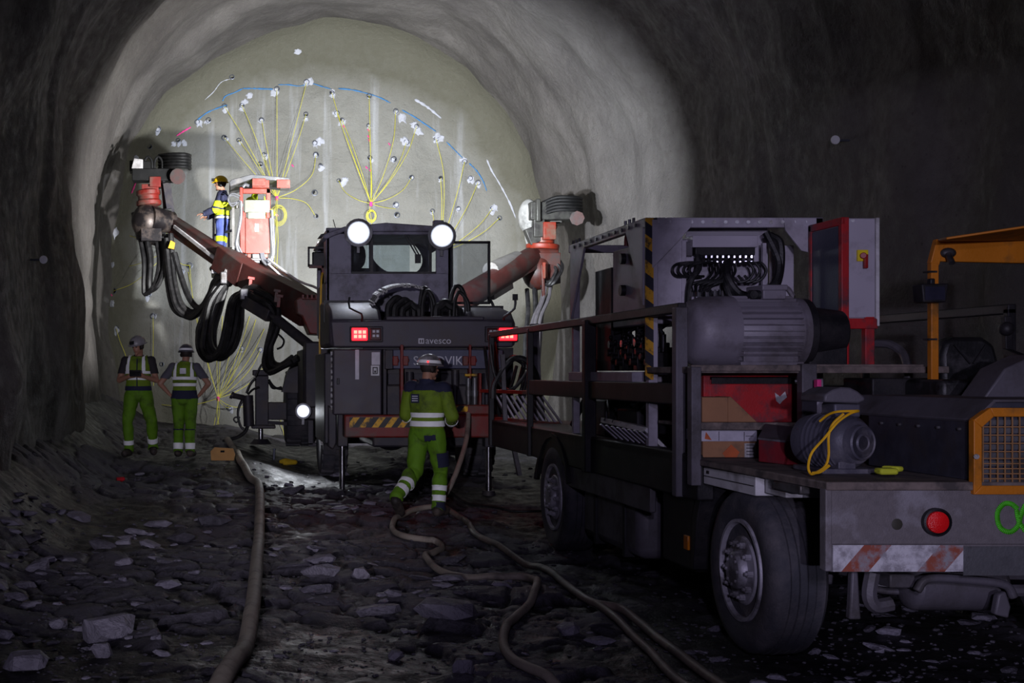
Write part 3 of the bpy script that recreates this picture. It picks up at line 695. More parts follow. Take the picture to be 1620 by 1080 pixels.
# left front outrigger
OUT = part('outrigger', m_rigd, RIG, lambda m: (m.px(404, 425, 594, 678, 22.6, .26), m.px(424, 482, 636, 664, 22.6, .25), m.px(400, 430, 585, 594, 22.55, .32), m.px(398, 436, 672, 678, 22.5, .4)), .015)
part('outrigger_rod', m_chrome, OUT, lambda m: m.cyl(P(412.5, 678, 22.7), P(412.5, 696, 22.7), .045, n=14))
part('outrigger_foot', m_rigd, OUT, lambda m: m.cyl(P(412.5, 694, 22.7), P(412.5, 702, 22.7), .12, .2, n=18))
part('outrigger_brace', m_rigd, OUT, lambda m: m.bar(P(425, 668, 22.6), P(455, 670, 22.5), .06, .06))
part('outrigger_plate', m_rigd, OUT, lambda m: (m.pprism([(446, 620), (454, 590), (462, 575), (482, 565), (482, 622)], 22.3, .3)))
part('hose_reel', m_rigd, OUT, lambda m: (m.cyl(P(392, 625, 22.4), P(394, 674, 22.4), .095, n=16), m.cyl(P(367, 625, 22.3), P(386, 629, 22.4), .05, n=12), m.cyl(P(365, 624, 22.3), P(369, 626, 22.3), .065, n=12)), .006)
for pts, r in (([(386, 630), (378, 645), (377, 660), (382, 676), (388, 680)], .02), ([(384, 628), (376, 650), (379, 672), (386, 678)], .018), ([(390, 622), (396, 608), (404, 598)], .025), ([(392, 624), (400, 616), (410, 612)], .02), ([(425, 600), (434, 612), (448, 616)], .022), ([(425, 604), (432, 614), (446, 612)], .018), ([(404, 596), (412, 580), (420, 572), (432, 580)], .02), ([(392, 672), (388, 682), (378, 690), (366, 694), (352, 698)], .035), ([(380, 660), (372, 660), (370, 664), (374, 668), (378, 664)], .015)):
    part('hydraulic_hose', m_hose, OUT, lambda m: m.tube([P(x, y, 22.45) for x, y in pts], r, 7, 5))

# work basket on its own boom
BY = 23.4
m_bskw = mat('basket_grey_paint', (112, 110, 108), .5, 0, .1, 6, (90, 86, 82), .4)
m_bsks = mat('basket_roof_steel', (78, 78, 80), .5, .3, .2, 8, (110, 106, 102), .4)
BK = part('basket_boom', m_boom, RIG, lambda m: (m.bar(P(404, 424, BY+.5), P(500, 488, 21.8), .3, .36), m.cyl(P(405, 402, BY+.3), P(407, 426, BY+.3), .14, n=16)), .015)
BSK = part('work_basket', m_orange, RIG, lambda m: (m.px(388, 427, 344, 401, BY, .10), m.pprism([(379, 335), (389, 333), (389, 401), (380, 398)], BY+.02, .5), m.px(379, 384.5, 296, 345, BY, .06), m.px(421, 428, 298, 345, BY, .06), m.px(384, 428, 298, 306, BY, .06), m.px(391, 424, 401, 408, BY+.05, .4), m.px(399, 426, 281, 297, BY-.05, .12), m.px(380, 395, 408, 416, BY+.1, .2)), .01, 'orange operator panel and frame')
part('panel_cover', mat('grey_green_cover', (104, 106, 90), .6, dirt=(126, 122, 112)), BSK, lambda m: (m.px(387, 427, 316, 336, BY-.02, .12), m.px(392, 420, 335, 346, BY-.03, .1)), .01)
part('basket_label', m_white, BSK, lambda m: m.px(403, 409.5, 354, 366, BY-.012, .012))
part('basket_roof', m_bsks, BSK, lambda m: (m.pprism([(363, 288), (366, 284), (398, 275.5), (458, 281), (459, 287), (420, 284), (398, 283), (364, 295)], BY-.1, 1.2), m.px(443, 459.5, 285, 298, BY-.08, .3)), .01)
part('roof_beam', m_orange, BSK, lambda m: (m.px(438, 459, 284, 297, BY-.12, .06), m.px(399, 420, 282, 294, BY-.12, .06)), .006)
part('basket_floor', m_steel, BSK, lambda m: m.b2(P(334, 0, BY).x, P(430, 0, BY).x, BY, BY+1.1, 3.44, 3.52), .01)
for x, y0, y1, dY in ((338, 336, 428, .9), (354, 332, 428, .45), (369, 328, 428, 0), (362, 334, 428, .95)):
    part('basket_post', m_bskw, BSK, lambda m: m.bar(P(x, y0, BY+dY), P(x, y1, BY+dY) if dY else P(x, 405, BY), .045, .045))
part('basket_rail', m_bskw, BSK, lambda m: (m.bar(P(332, 337, BY+.95), P(376, 327, BY), .05, .05), m.bar(P(340, 372, BY+.9), P(369, 364, BY), .04, .04)))
part('control_lever', m_blk, BSK, lambda m: (m.px(408, 418, 307, 316, BY+.1, .1), m.cyl(P(412, 316, BY+.15), P(412, 308, BY+.15), .02, n=8)))
for pts, r in (([(381, 318), (381, 345), (376, 372), (374, 388), (380, 402), (390, 405)], .03), ([(383, 322), (379, 350), (375, 380), (384, 404)], .022), ([(430, 332), (432, 360), (433, 395), (430, 412), (422, 418), (415, 410), (413, 400)], .03), ([(428, 345), (430, 380), (431, 402), (425, 413), (418, 408), (416, 400)], .025), ([(378, 313), (368, 309), (362, 312), (364, 321), (374, 320), (380, 317)], .016), ([(380, 310), (370, 306), (363, 309), (361, 318), (368, 326), (378, 318)], .016), ([(384, 296), (388, 292), (394, 294)], .03)):
    part('basket_cable', mat('grey_cable', (84, 84, 88), .5, bump=0), BSK, lambda m: m.tube([P(x, y, BY-.04) for x, y in pts], r, 7, 5))
part('basket_foot', m_steel, BSK, lambda m: (m.px(399, 411, 401, 416, BY-.02, .2), m.px(396, 414, 408, 412, BY-.04, .2)), .01)

# right drill boom
RB = part('drill_boom', m_boom, RIG, lambda m: (m.cyl(P(690, 500, 21.6), P(846, 404, 24.9), .24, .21, n=20), m.bar(P(770, 462, 23.2), P(860, 410, 24.9), .16, .15)), .01, 'short orange boom with muddy white tube')
part('boom_guard', m_bskw, RB, lambda m: (m.cyl(P(776, 428, 23.4), P(818, 410, 24.4), .16, n=14), m.bar(P(778, 470, 23.3), P(808, 452, 24.0), .1, .1)))
part('boom_knuckle', mat('oily_boom_paint', (74, 32, 25), .5, 0, .3, 4, (48, 43, 42), .5, 4), RB, lambda m: (m.cyl(P(838, 404, 24.9), P(882, 408, 24.8), .24, .2, n=20), m.box(P(866, 425, 24.8), (.42, .4, .6)), m.sph(P(850, 430, 24.8), (.3, .3, .36)), m.bar(P(858, 418, 24.5), P(860, 470, 24.5), .06, .06)), .015)
part('rotation_unit', m_orange, RB, lambda m: (m.lathe([(.30, 0), (.32, .04), (.32, .10), (.22, .12), (.22, .40), (.26, .42), (.26, .50), (.2, .52)], P(858, 395, 24.8), (.05, 0, 1), 24), m.box(P(867, 366, 24.6), (.24, .3, .34))), .01, 'orange rotation unit')
part('feed_head', mat('grey_muddy_steel', (74, 74, 70), .5, .4, .3, 5, (44, 42, 42), .55, 5), RB, lambda m: (m.box(P(872, 335, 24.7), (.9, .4, .35)), m.box(P(850, 352, 24.7), (.22, .35, .6)), m.px(849, 856, 314, 350, 24.4, .3), m.bar(P(880, 345, 24.7), P(850, 352, 28.2), .24, .2), m.bar(P(838, 360, 24.7), P(848, 385, 24.7), .2, .25)), .02)
part('hose_stack', m_jet, RB, lambda m: [m.tube([P(856, 322+i*4.5, 24.6), P(880, 312+i*5, 24.4), P(908, 312+i*5, 24.35), P(919, 314+i*5, 24.6), P(918, 316+i*5, 25.1)], .034, 8, 4) for i in range(5)], label='stack of black hoses wrapped round the head')
part('hose_drum', m_drum, RB, lambda m: m.cyl(P(913, 345, 24.3), P(913, 345, 24.9), .14, n=8), label='eight sided red end plate')
part('drill_cover', mat('pale_cover', (150, 150, 148), .7, dirt=(100, 100, 98)), RB, lambda m: (m.sph(P(836, 342, 24.9), (.2, .25, .34), 14, 10), m.sph(P(846, 368, 24.9), (.2, .25, .4), 14, 10), m.box(P(832, 330, 24.9), (.14, .2, .12)), m.box(P(846, 328, 24.8), (.1, .1, .15))), label='white wrapped drill body')
part('clevis', m_orange, RB, lambda m: m.px(859, 863, 415, 440, 24.3, .05))
bundle('hydraulic_hose', [(866, 440, 24.7), (862, 470, 24.6), (850, 500, 24.4), (846, 540, 24.2), (846, 580, 24.0)], 5, .035, .16, mat('grey_hose', (84, 80, 84), .5), RB, 12)
bundle('hydraulic_hose', [(850, 450, 24.8), (870, 448, 24.5), (880, 436, 24.5), (884, 424, 24.6), (878, 415, 24.7)], 4, .035, .10, None, RB, 13)
bundle('hydraulic_hose', [(840, 455, 24.8), (842, 490, 24.6), (838, 530, 24.4), (836, 580, 24.2)], 3, .045, .10, None, RB, 14)
# hose coil and gear hanging on the right rear corner of the rig
bundle('hanging_hose', [(775, 545, 16.5), (779, 580, 16.4), (784, 608, 16.3), (800, 620, 16.2), (816, 606, 16.2), (826, 575, 16.3)], 3, .022, .07, None, RIG, 21)
bundle('hanging_hose', [(781, 590, 16.3), (790, 640, 16.2), (802, 656, 16.2), (820, 640, 16.2), (832, 600, 16.2)], 4, .022, .08, None, RIG, 22)
bundle('hanging_hose', [(783, 600, 16.2), (800, 575, 16.1), (812, 566, 16.1), (826, 572, 16.1), (830, 580, 16.1)], 2, .02, .03, None, RIG, 23)
# ---------------------------------------------------------------- truck
m_cold = mat('truck_grey_paint', (96, 92, 100), .55, .1, .15, 6, (70, 66, 68), .5, 3)
m_black = mat('truck_black_steel', (28, 27, 31), .55, .2, .2, 8, (44, 41, 43), .45, 4)
m_tread = mat('tread_plate', (76, 76, 88), .5, .5, .2, 10, (80, 76, 80), .35, 4, 0)
def tread_nodes(m):
    n, l = m.node_tree.nodes, m.node_tree.links; p = n['Principled BSDF']
    tc = n.new('ShaderNodeTexCoord').outputs['Object']
    mp = n.new('ShaderNodeMapping'); mp.inputs['Rotation'].default_value = (math.radians(45), 0, 0); l.new(tc, mp.inputs['Vector'])
    c = n.new('ShaderNodeTexChecker'); c.inputs['Scale'].default_value = 46; l.new(mp.outputs[0], c.inputs['Vector'])
    l.new(bump_node(n, l, c.outputs['Fac'], .9, .006), p.inputs['Normal'])
tread_nodes(m_tread)
m_rear = mat('dusty_rear_plate', (112, 106, 108), .6, .1, .1, 30, (140, 136, 142), .3, 4, .2, 120)
m_chev = stripe_mat('worn_red_white_strip', (206, 204, 210), (150, 82, 66), .30, (.75, 0, -.65), .4, (150, 146, 152), .62, .64)
m_ambr = mat('amber_yellow_paint', (196, 116, 20), .5, 0, .1, 6, (120, 80, 30), .3, 3)
m_wood = mat('weathered_plank', (112, 100, 94), .8, 0, .3, 14, (70, 64, 62), .4, 6)
m_pu = mat('white_unit_paint', (176, 170, 182), .5, 0, .06, 3, (140, 134, 142), .4, 2.5, .08)
m_rim = mat('dusty_rim', (176, 172, 182), .5, .3, .1, 6, (100, 96, 100), .45, 4)

TRK = thing('utility_truck', 'grey flatbed service truck with side rails and a yellow canopy, parked on the right', 'truck', (4.4, 9.0, ground(4.4, 9)))
part('side_beam', m_black, TRK, lambda m: m.b2(3.2, 3.32, 8.5, 15.0, .74, 1.05), .015)
part('side_beam', m_black, TRK, lambda m: m.b2(5.5, 5.62, 7.0, 15.0, .74, 1.05), .015)
part('chassis_rail', m_black, TRK, lambda m: m.b2(3.95, 4.12, 6.7, 15.0, .55, .85), .01)
part('chassis_rail', m_black, TRK, lambda m: m.b2(4.75, 4.92, 6.7, 15.0, .55, .85), .01)
part('deck', m_black, TRK, lambda m: (m.b2(3.2, 5.62, 8.45, 15.0, .98, 1.035),), .006)
part('rear_deck', m_wood, TRK, lambda m: (m.b2(3.17, 5.62, 6.62, 8.47, .985, 1.03),), .008)
# rails
part('top_rail', m_black, TRK, lambda m: m.b2(3.18, 3.24, 8.8, 15.05, 2.02, 2.09), .008)
part('top_rail', m_black, TRK, lambda m: m.b2(5.57, 5.63, 8.95, 15.05, 2.02, 2.09), .008)
part('mid_rail', m_black, TRK, lambda m: m.b2(3.18, 3.22, 8.8, 13.1, 1.38, 1.53), .008)
for X, Y, w in ((3.2, 8.82, .085), (3.2, 11.0, .10), (3.2, 13.1, .06), (3.2, 14.98, .06), (5.6, 8.98, .06), (5.6, 11.0, .06), (5.6, 13.0, .06), (5.6, 14.98, .06)):
    part('rail_post', m_cold if Y < 9 and X < 4 else m_black, TRK, lambda m: m.b2(X-w/2, X+w/2, Y-w/2, Y+w/2, .74, 2.06), .008)
# wheels
def truck_wheel(Xo, Y, zc, side=-1, dual=False):
    r, w = .52, .31; c0 = Vector((Xo, Y, zc)); ax = Vector((side, 0, 0))     # Xo: outer sidewall plane, axis points outwards
    prof = [(.30, -.02), (.34, 0), (.42, .012), (.475, .0), (.505, -.03)]
    for k in range(5):
        a = -.045-k*.05
        prof += [(.518-.003*abs(k-2), a), (.518-.003*abs(k-2), a-.036), (.503, a-.039), (.503, a-.047)]
    prof += [(.505, -w+.01), (.47, -w-.02), (.40, -w-.02), (.30, -w)]
    t = part('wheel', m_tyre, TRK, lambda m: m.lathe(prof, c0, ax, 64), label='large worn truck tyre')
    part('rim', m_rim, t, lambda m: m.lathe([(.325, -.03), (.318, .008), (.298, .008), (.29, -.02), (.282, -.06), (.262, -.072), (.225, -.03), (.205, -.008), (.135, -.004), (.122, .0), (.115, .035), (.10, .048), (.02, .052)], c0, ax, 48))
    for k in range(10):
        a = 2*math.pi*k/10
        p = c0+Vector((0, math.cos(a)*.168, math.sin(a)*.168))
        part('wheel_nut', m_rim, t, lambda m: (m.cyl(p+ax*-.02, p+ax*.026, .021, n=6), m.cyl(p+ax*.026, p+ax*.042, .011, n=8)))
    part('rim_hole', m_blk, t, lambda m: [m.cyl(c0+Vector((0, math.cos(a)*.262, math.sin(a)*.262))+ax*-.12, c0+Vector((0, math.cos(a)*.262, math.sin(a)*.262))+ax*-.058, .026, n=12) for a in [2*math.pi*(k+.5)/8 for k in range(8)]])['kind'] = 'stuff'
    part('hub_bolt', m_rim, t, lambda m: [m.cyl(c0+Vector((0, math.cos(a)*.085, math.sin(a)*.085))+ax*.04, c0+Vector((0, math.cos(a)*.085, math.sin(a)*.085))+ax*.06, .01, n=6) for a in [2*math.pi*k/8 for k in range(8)]])['kind'] = 'stuff'
    return t
for Xo, Y, s in ((3.24, 7.9, -1), (3.2, 12.2, -1), (5.58, 7.9, 1), (5.6, 12.2, 1)):
    truck_wheel(Xo, Y, ground(Xo, Y)+.50, s)
part('axle', m_cold, TRK, lambda m: (m.bar((3.5, 7.9, .36), (5.35, 7.9, .36), .16, .14), m.bar((3.55, 7.9, .36), (3.75, 7.75, .55), .2, .2)), .02)
part('axle', m_cold, TRK, lambda m: (m.cyl((3.5, 12.2, .38), (5.4, 12.2, .38), .1, n=14), m.sph((4.4, 12.2, .38), .26)), .02)
part('steering_arm', m_cold, TRK, lambda m: (m.tube([(3.55, 7.7, .42), (3.65, 7.35, .45), (3.85, 7.2, .38), (4.9, 7.2, .36)], .035, 8, 4), m.tube([P(1380, 905, 6.8), P(1375, 940, 6.8), P(1385, 958, 6.8), P(1410, 955, 6.8)], .04, 8, 4)))
part('tow_bracket', m_cold, TRK, lambda m: m.pprism([(1348, 903), (1358, 903), (1361, 955), (1363, 980), (1344, 980), (1346, 950)], 6.75, .05), .01)
part('tow_bracket', m_cold, TRK, lambda m: (m.pprism([(1580, 940), (1592, 935), (1600, 960), (1596, 978), (1574, 972)], 6.75, .05)), .01)
part('air_tank', m_cold, TRK, lambda m: (m.cyl((3.85, 7.05, .42), (4.3, 7.05, .42), .14, n=24), m.sph((3.85, 7.05, .42), (.06, .14, .14)), m.sph((4.3, 7.05, .42), (.06, .14, .14))))
part('rear_pipe', m_cold, TRK, lambda m: (m.tube([P(1450, 935, 6.8), P(1470, 915, 6.8), P(1540, 918, 6.8), P(1590, 925, 6.8), P(1604, 945, 6.8)], .025, 8, 4), m.px(1408, 1448, 908, 930, 6.9, .2), m.px(1370, 1400, 910, 928, 7.2, .3), m.tube([P(1350, 925, 7.1), P(1400, 934, 7.1), P(1452, 936, 7.1)], .02, 8, 3)), .01)
# mudguards, tanks, side boxes
part('mudguard', m_black, TRK, lambda m: m.prism([(3.24, 8.5, .86), (3.24, 8.62, .60), (3.24, 8.68, .25), (3.24, 8.73, .25), (3.24, 8.70, .62), (3.24, 8.56, .90)], (.4, 0, 0)), .006)
part('battery_box', m_black, TRK, lambda m: m.b2(3.28, 3.8, 8.75, 9.4, .22, .74), .02)
part('amber_marker', mat('amber_lens', (190, 110, 20), .3, bump=0), TRK, lambda m: m.b2(3.265, 3.285, 8.85, 8.93, .36, .46), .004)
part('fuel_tank', m_cold, TRK, lambda m: m.b2(3.3, 3.85, 10.0, 11.55, .12, .72), .08)
part('tank_strap', m_black, TRK, lambda m: (m.b2(3.285, 3.87, 10.3, 10.36, .10, .74), m.b2(3.285, 3.87, 11.1, 11.16, .10, .74)), .004)
part('side_panel', m_cold, TRK, lambda m: m.b2(3.22, 3.27, 9.5, 12.6, .55, .76), .01)
part('mudguard', m_black, TRK, lambda m: m.prism([(3.18, 12.2+.62*math.cos(a), ground(3.2, 12.2)+.50+.62*math.sin(a)) for a in [math.pi*k/10 for k in range(1, 10)]]+[(3.18, 12.2+.58*math.cos(a), ground(3.2, 12.2)+.50+.58*math.sin(a)) for a in [math.pi*k/10 for k in range(9, 0, -1)]], (.4, 0, 0)))
part('ladder_leg', m_cold, TRK, lambda m: (m.bar(P(810, 695, 14.8), P(822, 752, 14.8), .07, .05), m.bar(P(795, 560, 14.9), P(800, 690, 14.9), .05, .05), m.bar(P(845, 512, 14.9), P(852, 690, 14.9), .10, .06)), .005)
# rear plate
RY = 6.64
rp = part('rear_plate', m_rear, TRK, lambda m: (m.b2(3.2, 5.62, RY, RY+.06, .70, .99), m.b2(3.2, 5.62, RY+.005, RY+.06, .555, .70), m.b2(3.17, 3.205, RY-.01, RY+.06, .56, 1.0)), .006)
part('chevron_strip', m_chev, rp, lambda m: m.px(1318, 1524, 862, 904, RY-.006, .008), label='worn reflective strip with red diagonals')
part('strip_plate', m_steel, rp, lambda m: (m.px(1526, 1560, 866, 880, RY-.006, .01), m.px(1524, 1700, 864, 910, RY-.002, .004)))
c = P(1479, 825, RY)
rf = part('rear_reflector', m_black, rp, lambda m: m.lathe([(.074, .0), (.074, -.03), (.064, -.034), (.060, -.02)], c, (0, 1, 0), 28))
part('reflector_lens', mat('red_reflector', (232, 26, 30), .25, bump=.4, bscale=160), rf, lambda m: m.lathe([(.058, -.014), (.056, -.034), (.03, -.040), (.004, -.041)], c, (0, 1, 0), 28), label='round red reflector')
m_gpaint = mat('green_spray_paint', (74, 190, 30), .6, 0, .2, 30, bump=0)
def ribbon(m, pts, w, Y, res=6):
    q = spline([P(x, y, Y) for x, y in pts], res)
    for a, b in zip(q, q[1:]):
        d = (b-a).normalized(); s = Vector((d.z, 0, -d.x))*w/2
        m.add([a-s, b-s, b+s, a+s], [(0, 1, 2, 3)])
gp = part('spray_mark', m_gpaint, rp, lambda m: (ribbon(m, [(1610, 805), (1600, 797), (1588, 797), (1579, 808), (1578, 822), (1584, 836), (1598, 841), (1610, 832), (1615, 815), (1622, 798)], .026, RY-.004), ribbon(m, [(1608, 806), (1612, 824), (1622, 840)], .024, RY-.005)), label='green spray painted loop')
gp.modifiers.new('thick', 'SOLIDIFY').thickness = .002
part('grease_stain', mat('oily_stain', (58, 56, 48), .5, bump=0), rp, lambda m: m.lathe([(.03, -.001), (.026, -.002), (.002, -.003)], P(1419, 829, RY), (0, 1, 0), 14))
# rear engine hood
hood = part('engine_hood', m_tread, TRK, lambda m: m.prism([(3.97, RY+.02, 1.03), (5.6, RY+.02, 1.03), (5.6, RY+.02, 1.40), (5.5, RY+.02, 1.45), (4.07, RY+.02, 1.45), (3.97, RY+.02, 1.36)], (0, 1.1, 0)), .01)
part('hood_top', m_cold, hood, lambda m: m.prism([(3.955, RY, 1.355), (4.06, RY, 1.462), (5.6, RY, 1.462), (5.6, RY, 1.447), (4.07, RY, 1.447), (3.965, RY, 1.34)], (0, 1.5, 0)), .003)
part('hood_bolt', m_steel, hood, lambda m: [m.cyl((3.955, RY+.15+.2*i, 1.30), (3.975, RY+.15+.2*i, 1.30), .008, n=8) for i in range(5)])['kind'] = 'stuff'
def gr(m):
    o = [(1541, 664), (1567, 645), (1800, 645), (1800, 782), (1541, 782)]; n_ = [(1554, 676), (1573, 659), (1786, 659), (1786, 768), (1554, 768)]
    for (a, b), (c2, d) in zip(zip(o, o[1:]+o[:1]), zip(n_, n_[1:]+n_[:1])):
        m.pprism([a, b, d, c2], RY-.03, .05)
gf = part('grille_frame', m_ambr, hood, gr, .004)
def wires(m):
    for i in range(22):
        x = 1555+i*11.6; m.bar(P(x, 659, RY-.01), P(x, 768, RY-.01), .006, .006)
    for y in (675, 688, 701, 714, 725, 733, 741, 749, 757): m.bar(P(1554, y, RY-.012), P(1790, y, RY-.012), .006, .006)
part('wire_grille', mat('rusty_wire', (150, 110, 70), .6), hood, wires)
part('radiator', m_steel, hood, lambda m: [m.px(1556, 1780, 664+i*13, 672+i*13, RY+.005, .012) for i in range(8)])
part('frame_bolt', m_steel, hood, lambda m: m.cyl(P(1545, 722, RY-.05), P(1545, 722, RY-.02), .014, n=8))
# operator place: canopy, seat, lamp
CPY = 8.3
part('canopy_post', m_ambr, TRK, lambda m: (m.bar(P(1476, 628, CPY), P(1476, 416, CPY), .05, .05), m.bar(P(1476, 418, CPY), P(1486, 380, CPY), .05, .06)), .005)
part('canopy_post', m_ambr, TRK, lambda m: m.bar((5.6, CPY, 1.03), (5.6, CPY, 2.5), .05, .05), .005)
cano = part('canopy', m_ambr, TRK, lambda m: (m.pprism([(1478, 413), (1484, 382), (1496, 376), (1660, 376), (1660, 417)], CPY-.02, .05), m.add([P(1483, 378, CPY), P(1660, 376, CPY), P(1700, 345, 7.7), P(1497, 375, 7.9), P(1483, 382, CPY), P(1660, 380, CPY), P(1700, 349, 7.7), P(1497, 379, 7.9)], [(0, 1, 2, 3), (7, 6, 5, 4), (0, 4, 5, 1), (1, 5, 6, 2), (2, 6, 7, 3), (3, 7, 4, 0)])), .006)
part('canopy_grommet', m_blk, cano, lambda m: (m.sph(P(1500, 400, CPY-.03), (.052, .03, .035), 14, 8), m.cyl(P(1500, 402, CPY-.05), P(1506, 416, CPY-.1), .02, n=10)))
part('work_light', m_black, TRK, lambda m: (m.pprism([(1458, 449), (1501, 448), (1497, 478), (1461, 478)], CPY-.14, .12), m.px(1472, 1480, 440, 450, CPY-.05, .05)), .008)
part('light_pane', mat('dark_glass', (46, 46, 60), .12, bump=0), TRK, lambda m: m.px(1464, 1495, 453, 474, CPY-.146, .008))
part('post_clip', m_blk, TRK, lambda m: [m.px(1469, 1483, y, y+3, CPY-.035, .07) for y in (428, 535)])
part('seat', m_blk, TRK, lambda m: (m.pprism([(1494, 640), (1490, 560), (1496, 540), (1512, 533), (1556, 533), (1574, 545), (1582, 575), (1588, 640)], CPY+.15, .16), m.px(1490, 1585, 600, 640, CPY-.25, .45)), .03)
part('seat_seam', m_black, TRK, lambda m: (m.bar(P(1510, 545, CPY+.135), P(1535, 575, CPY+.135), .01, .01), m.bar(P(1560, 545, CPY+.135), P(1540, 575, CPY+.135), .01, .01)))
part('console', m_cold, TRK, lambda m: m.pprism([(1555, 632), (1590, 583), (1640, 560), (1640, 634)], 7.4, .25), .01)
part('lever', m_black, TRK, lambda m: (m.bar(P(1592, 500, 8.7), P(1594, 560, 8.7), .05, .05), m.sph(P(1592, 520, 8.68), .05, 10, 8), m.bar(P(1590, 555, 8.7), P(1620, 566, 8.5), .05, .04)), .005)
part('operator_platform', m_black, TRK, lambda m: (m.b2(4.25, 5.6, 7.75, 8.4, 1.03, 1.40), m.px(1380, 1480, 598, 628, 8.5, .4)), .01)
part('curved_pipe', m_cold, TRK, lambda m: m.tube([P(1385, 543, 9.3), P(1408, 545, 9.2), P(1428, 558, 9.1), P(1436, 580, 9.0), P(1437, 610, 9.0)], .03, 8, 5))
# rack on the truck bed
RK = 8.42
rack = part('storage_rack', m_wood, TRK, lambda m: (m.px(1094, 1270, 577, 587, RK-.02, .05), m.px(1292, 1462, 576, 588, RK+.05, .05), m.b2(3.2, 4.85, RK, 9.5, 1.60, 1.645)), .005)
part('rack_post', m_cold, rack, lambda m: m.px(1094, 1110, 580, 768, RK-.05, .08), .006)
part('rack_post', m_cold, rack, lambda m: m.px(1269, 1293, 575, 672, RK-.05, .08), .006)
part('rack_shelf', m_wood, rack, lambda m: (m.px(1108, 1270, 668, 680, RK-.01, .05), m.b2(3.25, 3.9, RK+.02, 9.4, 1.225, 1.25)), .005)
part('locker', m_white, TRK, lambda m: (m.b2(3.22, 3.5, 7.62, 8.44, .86, .975),), .006)
part('locker', m_white, TRK, lambda m: (m.b2(3.26, 3.5, 7.3, 7.58, .88, .975),), .006)
part('locker_seam', m_black, TRK, lambda m: (m.b2(3.215, 3.23, 7.64, 8.42, .915, .92), m.b2(3.215, 3.23, 8.34, 8.38, .935, .955)))
part('deck_edge_fitting', m_steel, TRK, lambda m: m.b2(3.18, 3.24, 6.95, 7.28, .93, .985), .01)
part('hydraulic_tank', m_black, TRK, lambda m: m.b2(3.75, 5.3, 9.65, 12.4, 1.035, 1.5), .03)
part('tank_cap', m_black, TRK, lambda m: m.cyl((4.2, 12.0, 1.49), (4.2, 12.0, 1.56), .08, n=14))
part('valve_crate', m_black, TRK, lambda m: m.b2(3.35, 3.72, 10.2, 10.7, 1.035, 1.3), .015)
part('valve_crate', m_black, TRK, lambda m: m.b2(3.4, 3.72, 11.2, 11.9, 1.035, 1.36), .015)
part('bed_hose', m_blk, TRK, lambda m: m.tube([(3.42, 12.3, 1.10), (3.45, 11.9, 1.38), (3.5, 11.5, 1.42), (3.42, 11.1, 1.3), (3.4, 10.9, 1.1), (3.5, 10.6, 1.33), (3.48, 10.2, 1.4), (3.4, 9.9, 1.1)], .03, 8, 5))
# folded gangway steps stowed behind the rail
gw = part('gangway', m_white, TRK, lambda m: (m.add([P(951, 660, 10.5), P(1022, 676, 9.6), P(1018, 683, 9.6), P(950, 668, 10.5), P(951, 660, 10.8), P(1026, 674, 9.9), P(1022, 681, 9.9), P(950, 668, 10.8)], [(0, 1, 2, 3), (7, 6, 5, 4), (0, 4, 5, 1), (1, 5, 6, 2), (2, 6, 7, 3), (3, 7, 4, 0)]), m.bar(P(1020, 678, 9.6), P(1052, 710, 9.6), .05, .03)), .003)
for k in range(8):
    t = k/7; a = P(950+62*t, 671+11*t, 10.45-.85*t)
    part('slat', m_pu, gw, lambda m: m.bar(a, a+Vector((.13, 0, -.115)), .05, .012))
part('tread_hole', m_black, gw, lambda m: [m.bar(P(956+13*i, 663+3*i, 10.42-.16*i), P(964+13*i, 666+3*i, 10.40-.16*i), .04, .02) for i in range(5)])['kind'] = 'stuff'
gw2 = part('gangway', m_red, TRK, lambda m: (m.bar(P(765, 618, 15.2), P(872, 622, 14.2), .12, .04), m.bar(P(785, 662, 15.2), P(880, 671, 14.2), .1, .04)), .004)
for k in range(10):
    t = k/9; a = P(784+74*t, 625+2*t, 15.1-.9*t); b = P(806+82*t, 664+5*t, 15.1-.9*t)
    part('slat', m_pu, gw2, lambda m: m.bar(a, b, .05, .02))
part('front_cable', m_blk, TRK, lambda m: m.tube([P(780, 630, 14.9), P(783, 605, 14.9), P(806, 572, 14.9), P(822, 566, 14.8), P(838, 575, 14.8), P(850, 600, 14.7), P(857, 650, 14.6), P(856, 710, 14.5), P(849, 757, 14.4)], .035, 8, 5))
part('front_cable', m_blk, TRK, lambda m: m.tube([P(776, 545, 14.9), P(779, 575, 14.9), P(786, 600, 14.9), P(803, 617, 14.9), P(822, 605, 14.8), P(842, 575, 14.8)], .02, 8, 5))

# ---------------------------------------------------------------- white power unit on the truck bed
m_pu = mat('white_unit_paint', (176, 170, 182), .5, 0, .06, 3, (140, 134, 142), .4, 2.5, .08)
m_puh = stripe_mat('post_hazard_stripes', (214, 158, 26), (30, 30, 46), .155, (.6, 0, .8), .5)
PY0, PY1, PXL, PXR, PZ, PB = 9.55, 11.65, 3.2, 4.55, 2.775, 1.55
PU = thing('power_unit', 'white open frame hydraulic power unit with striped corner post on the truck', 'power unit', (3.9, 10.5, 1.64))
part('unit_frame', m_pu, PU, lambda m: (m.b2(PXL, PXR, PY0, PY0+.05, PZ-.075, PZ), m.b2(PXL, PXL+.05, PY0, PY1, PZ-.07, PZ), m.b2(PXL+.03, PXL+.09, PY1-.06, PY1, 1.04, PZ), m.b2(PXR-.06, PXR, PY1-.06, PY1, 1.04, PZ), m.b2(PXL, PXR, PY1-.05, PY1, PZ-.07, PZ),
    m.b2(PXL, PXR, PY0+.3, PY1, PB-.02, PB+.06), m.b2(PXR-.06, PXR, PY0, PY0+.06, 1.04, PZ), m.b2(PXL+.03, PXL+.10, PY0, PY0+.07, 1.04, PZ)), .006)
part('striped_post', m_puh, PU, lambda m: m.b2(PXL, PXL+.062, PY0-.012, PY0+.0, PB, PZ-.005), label='yellow and black striped corner post')
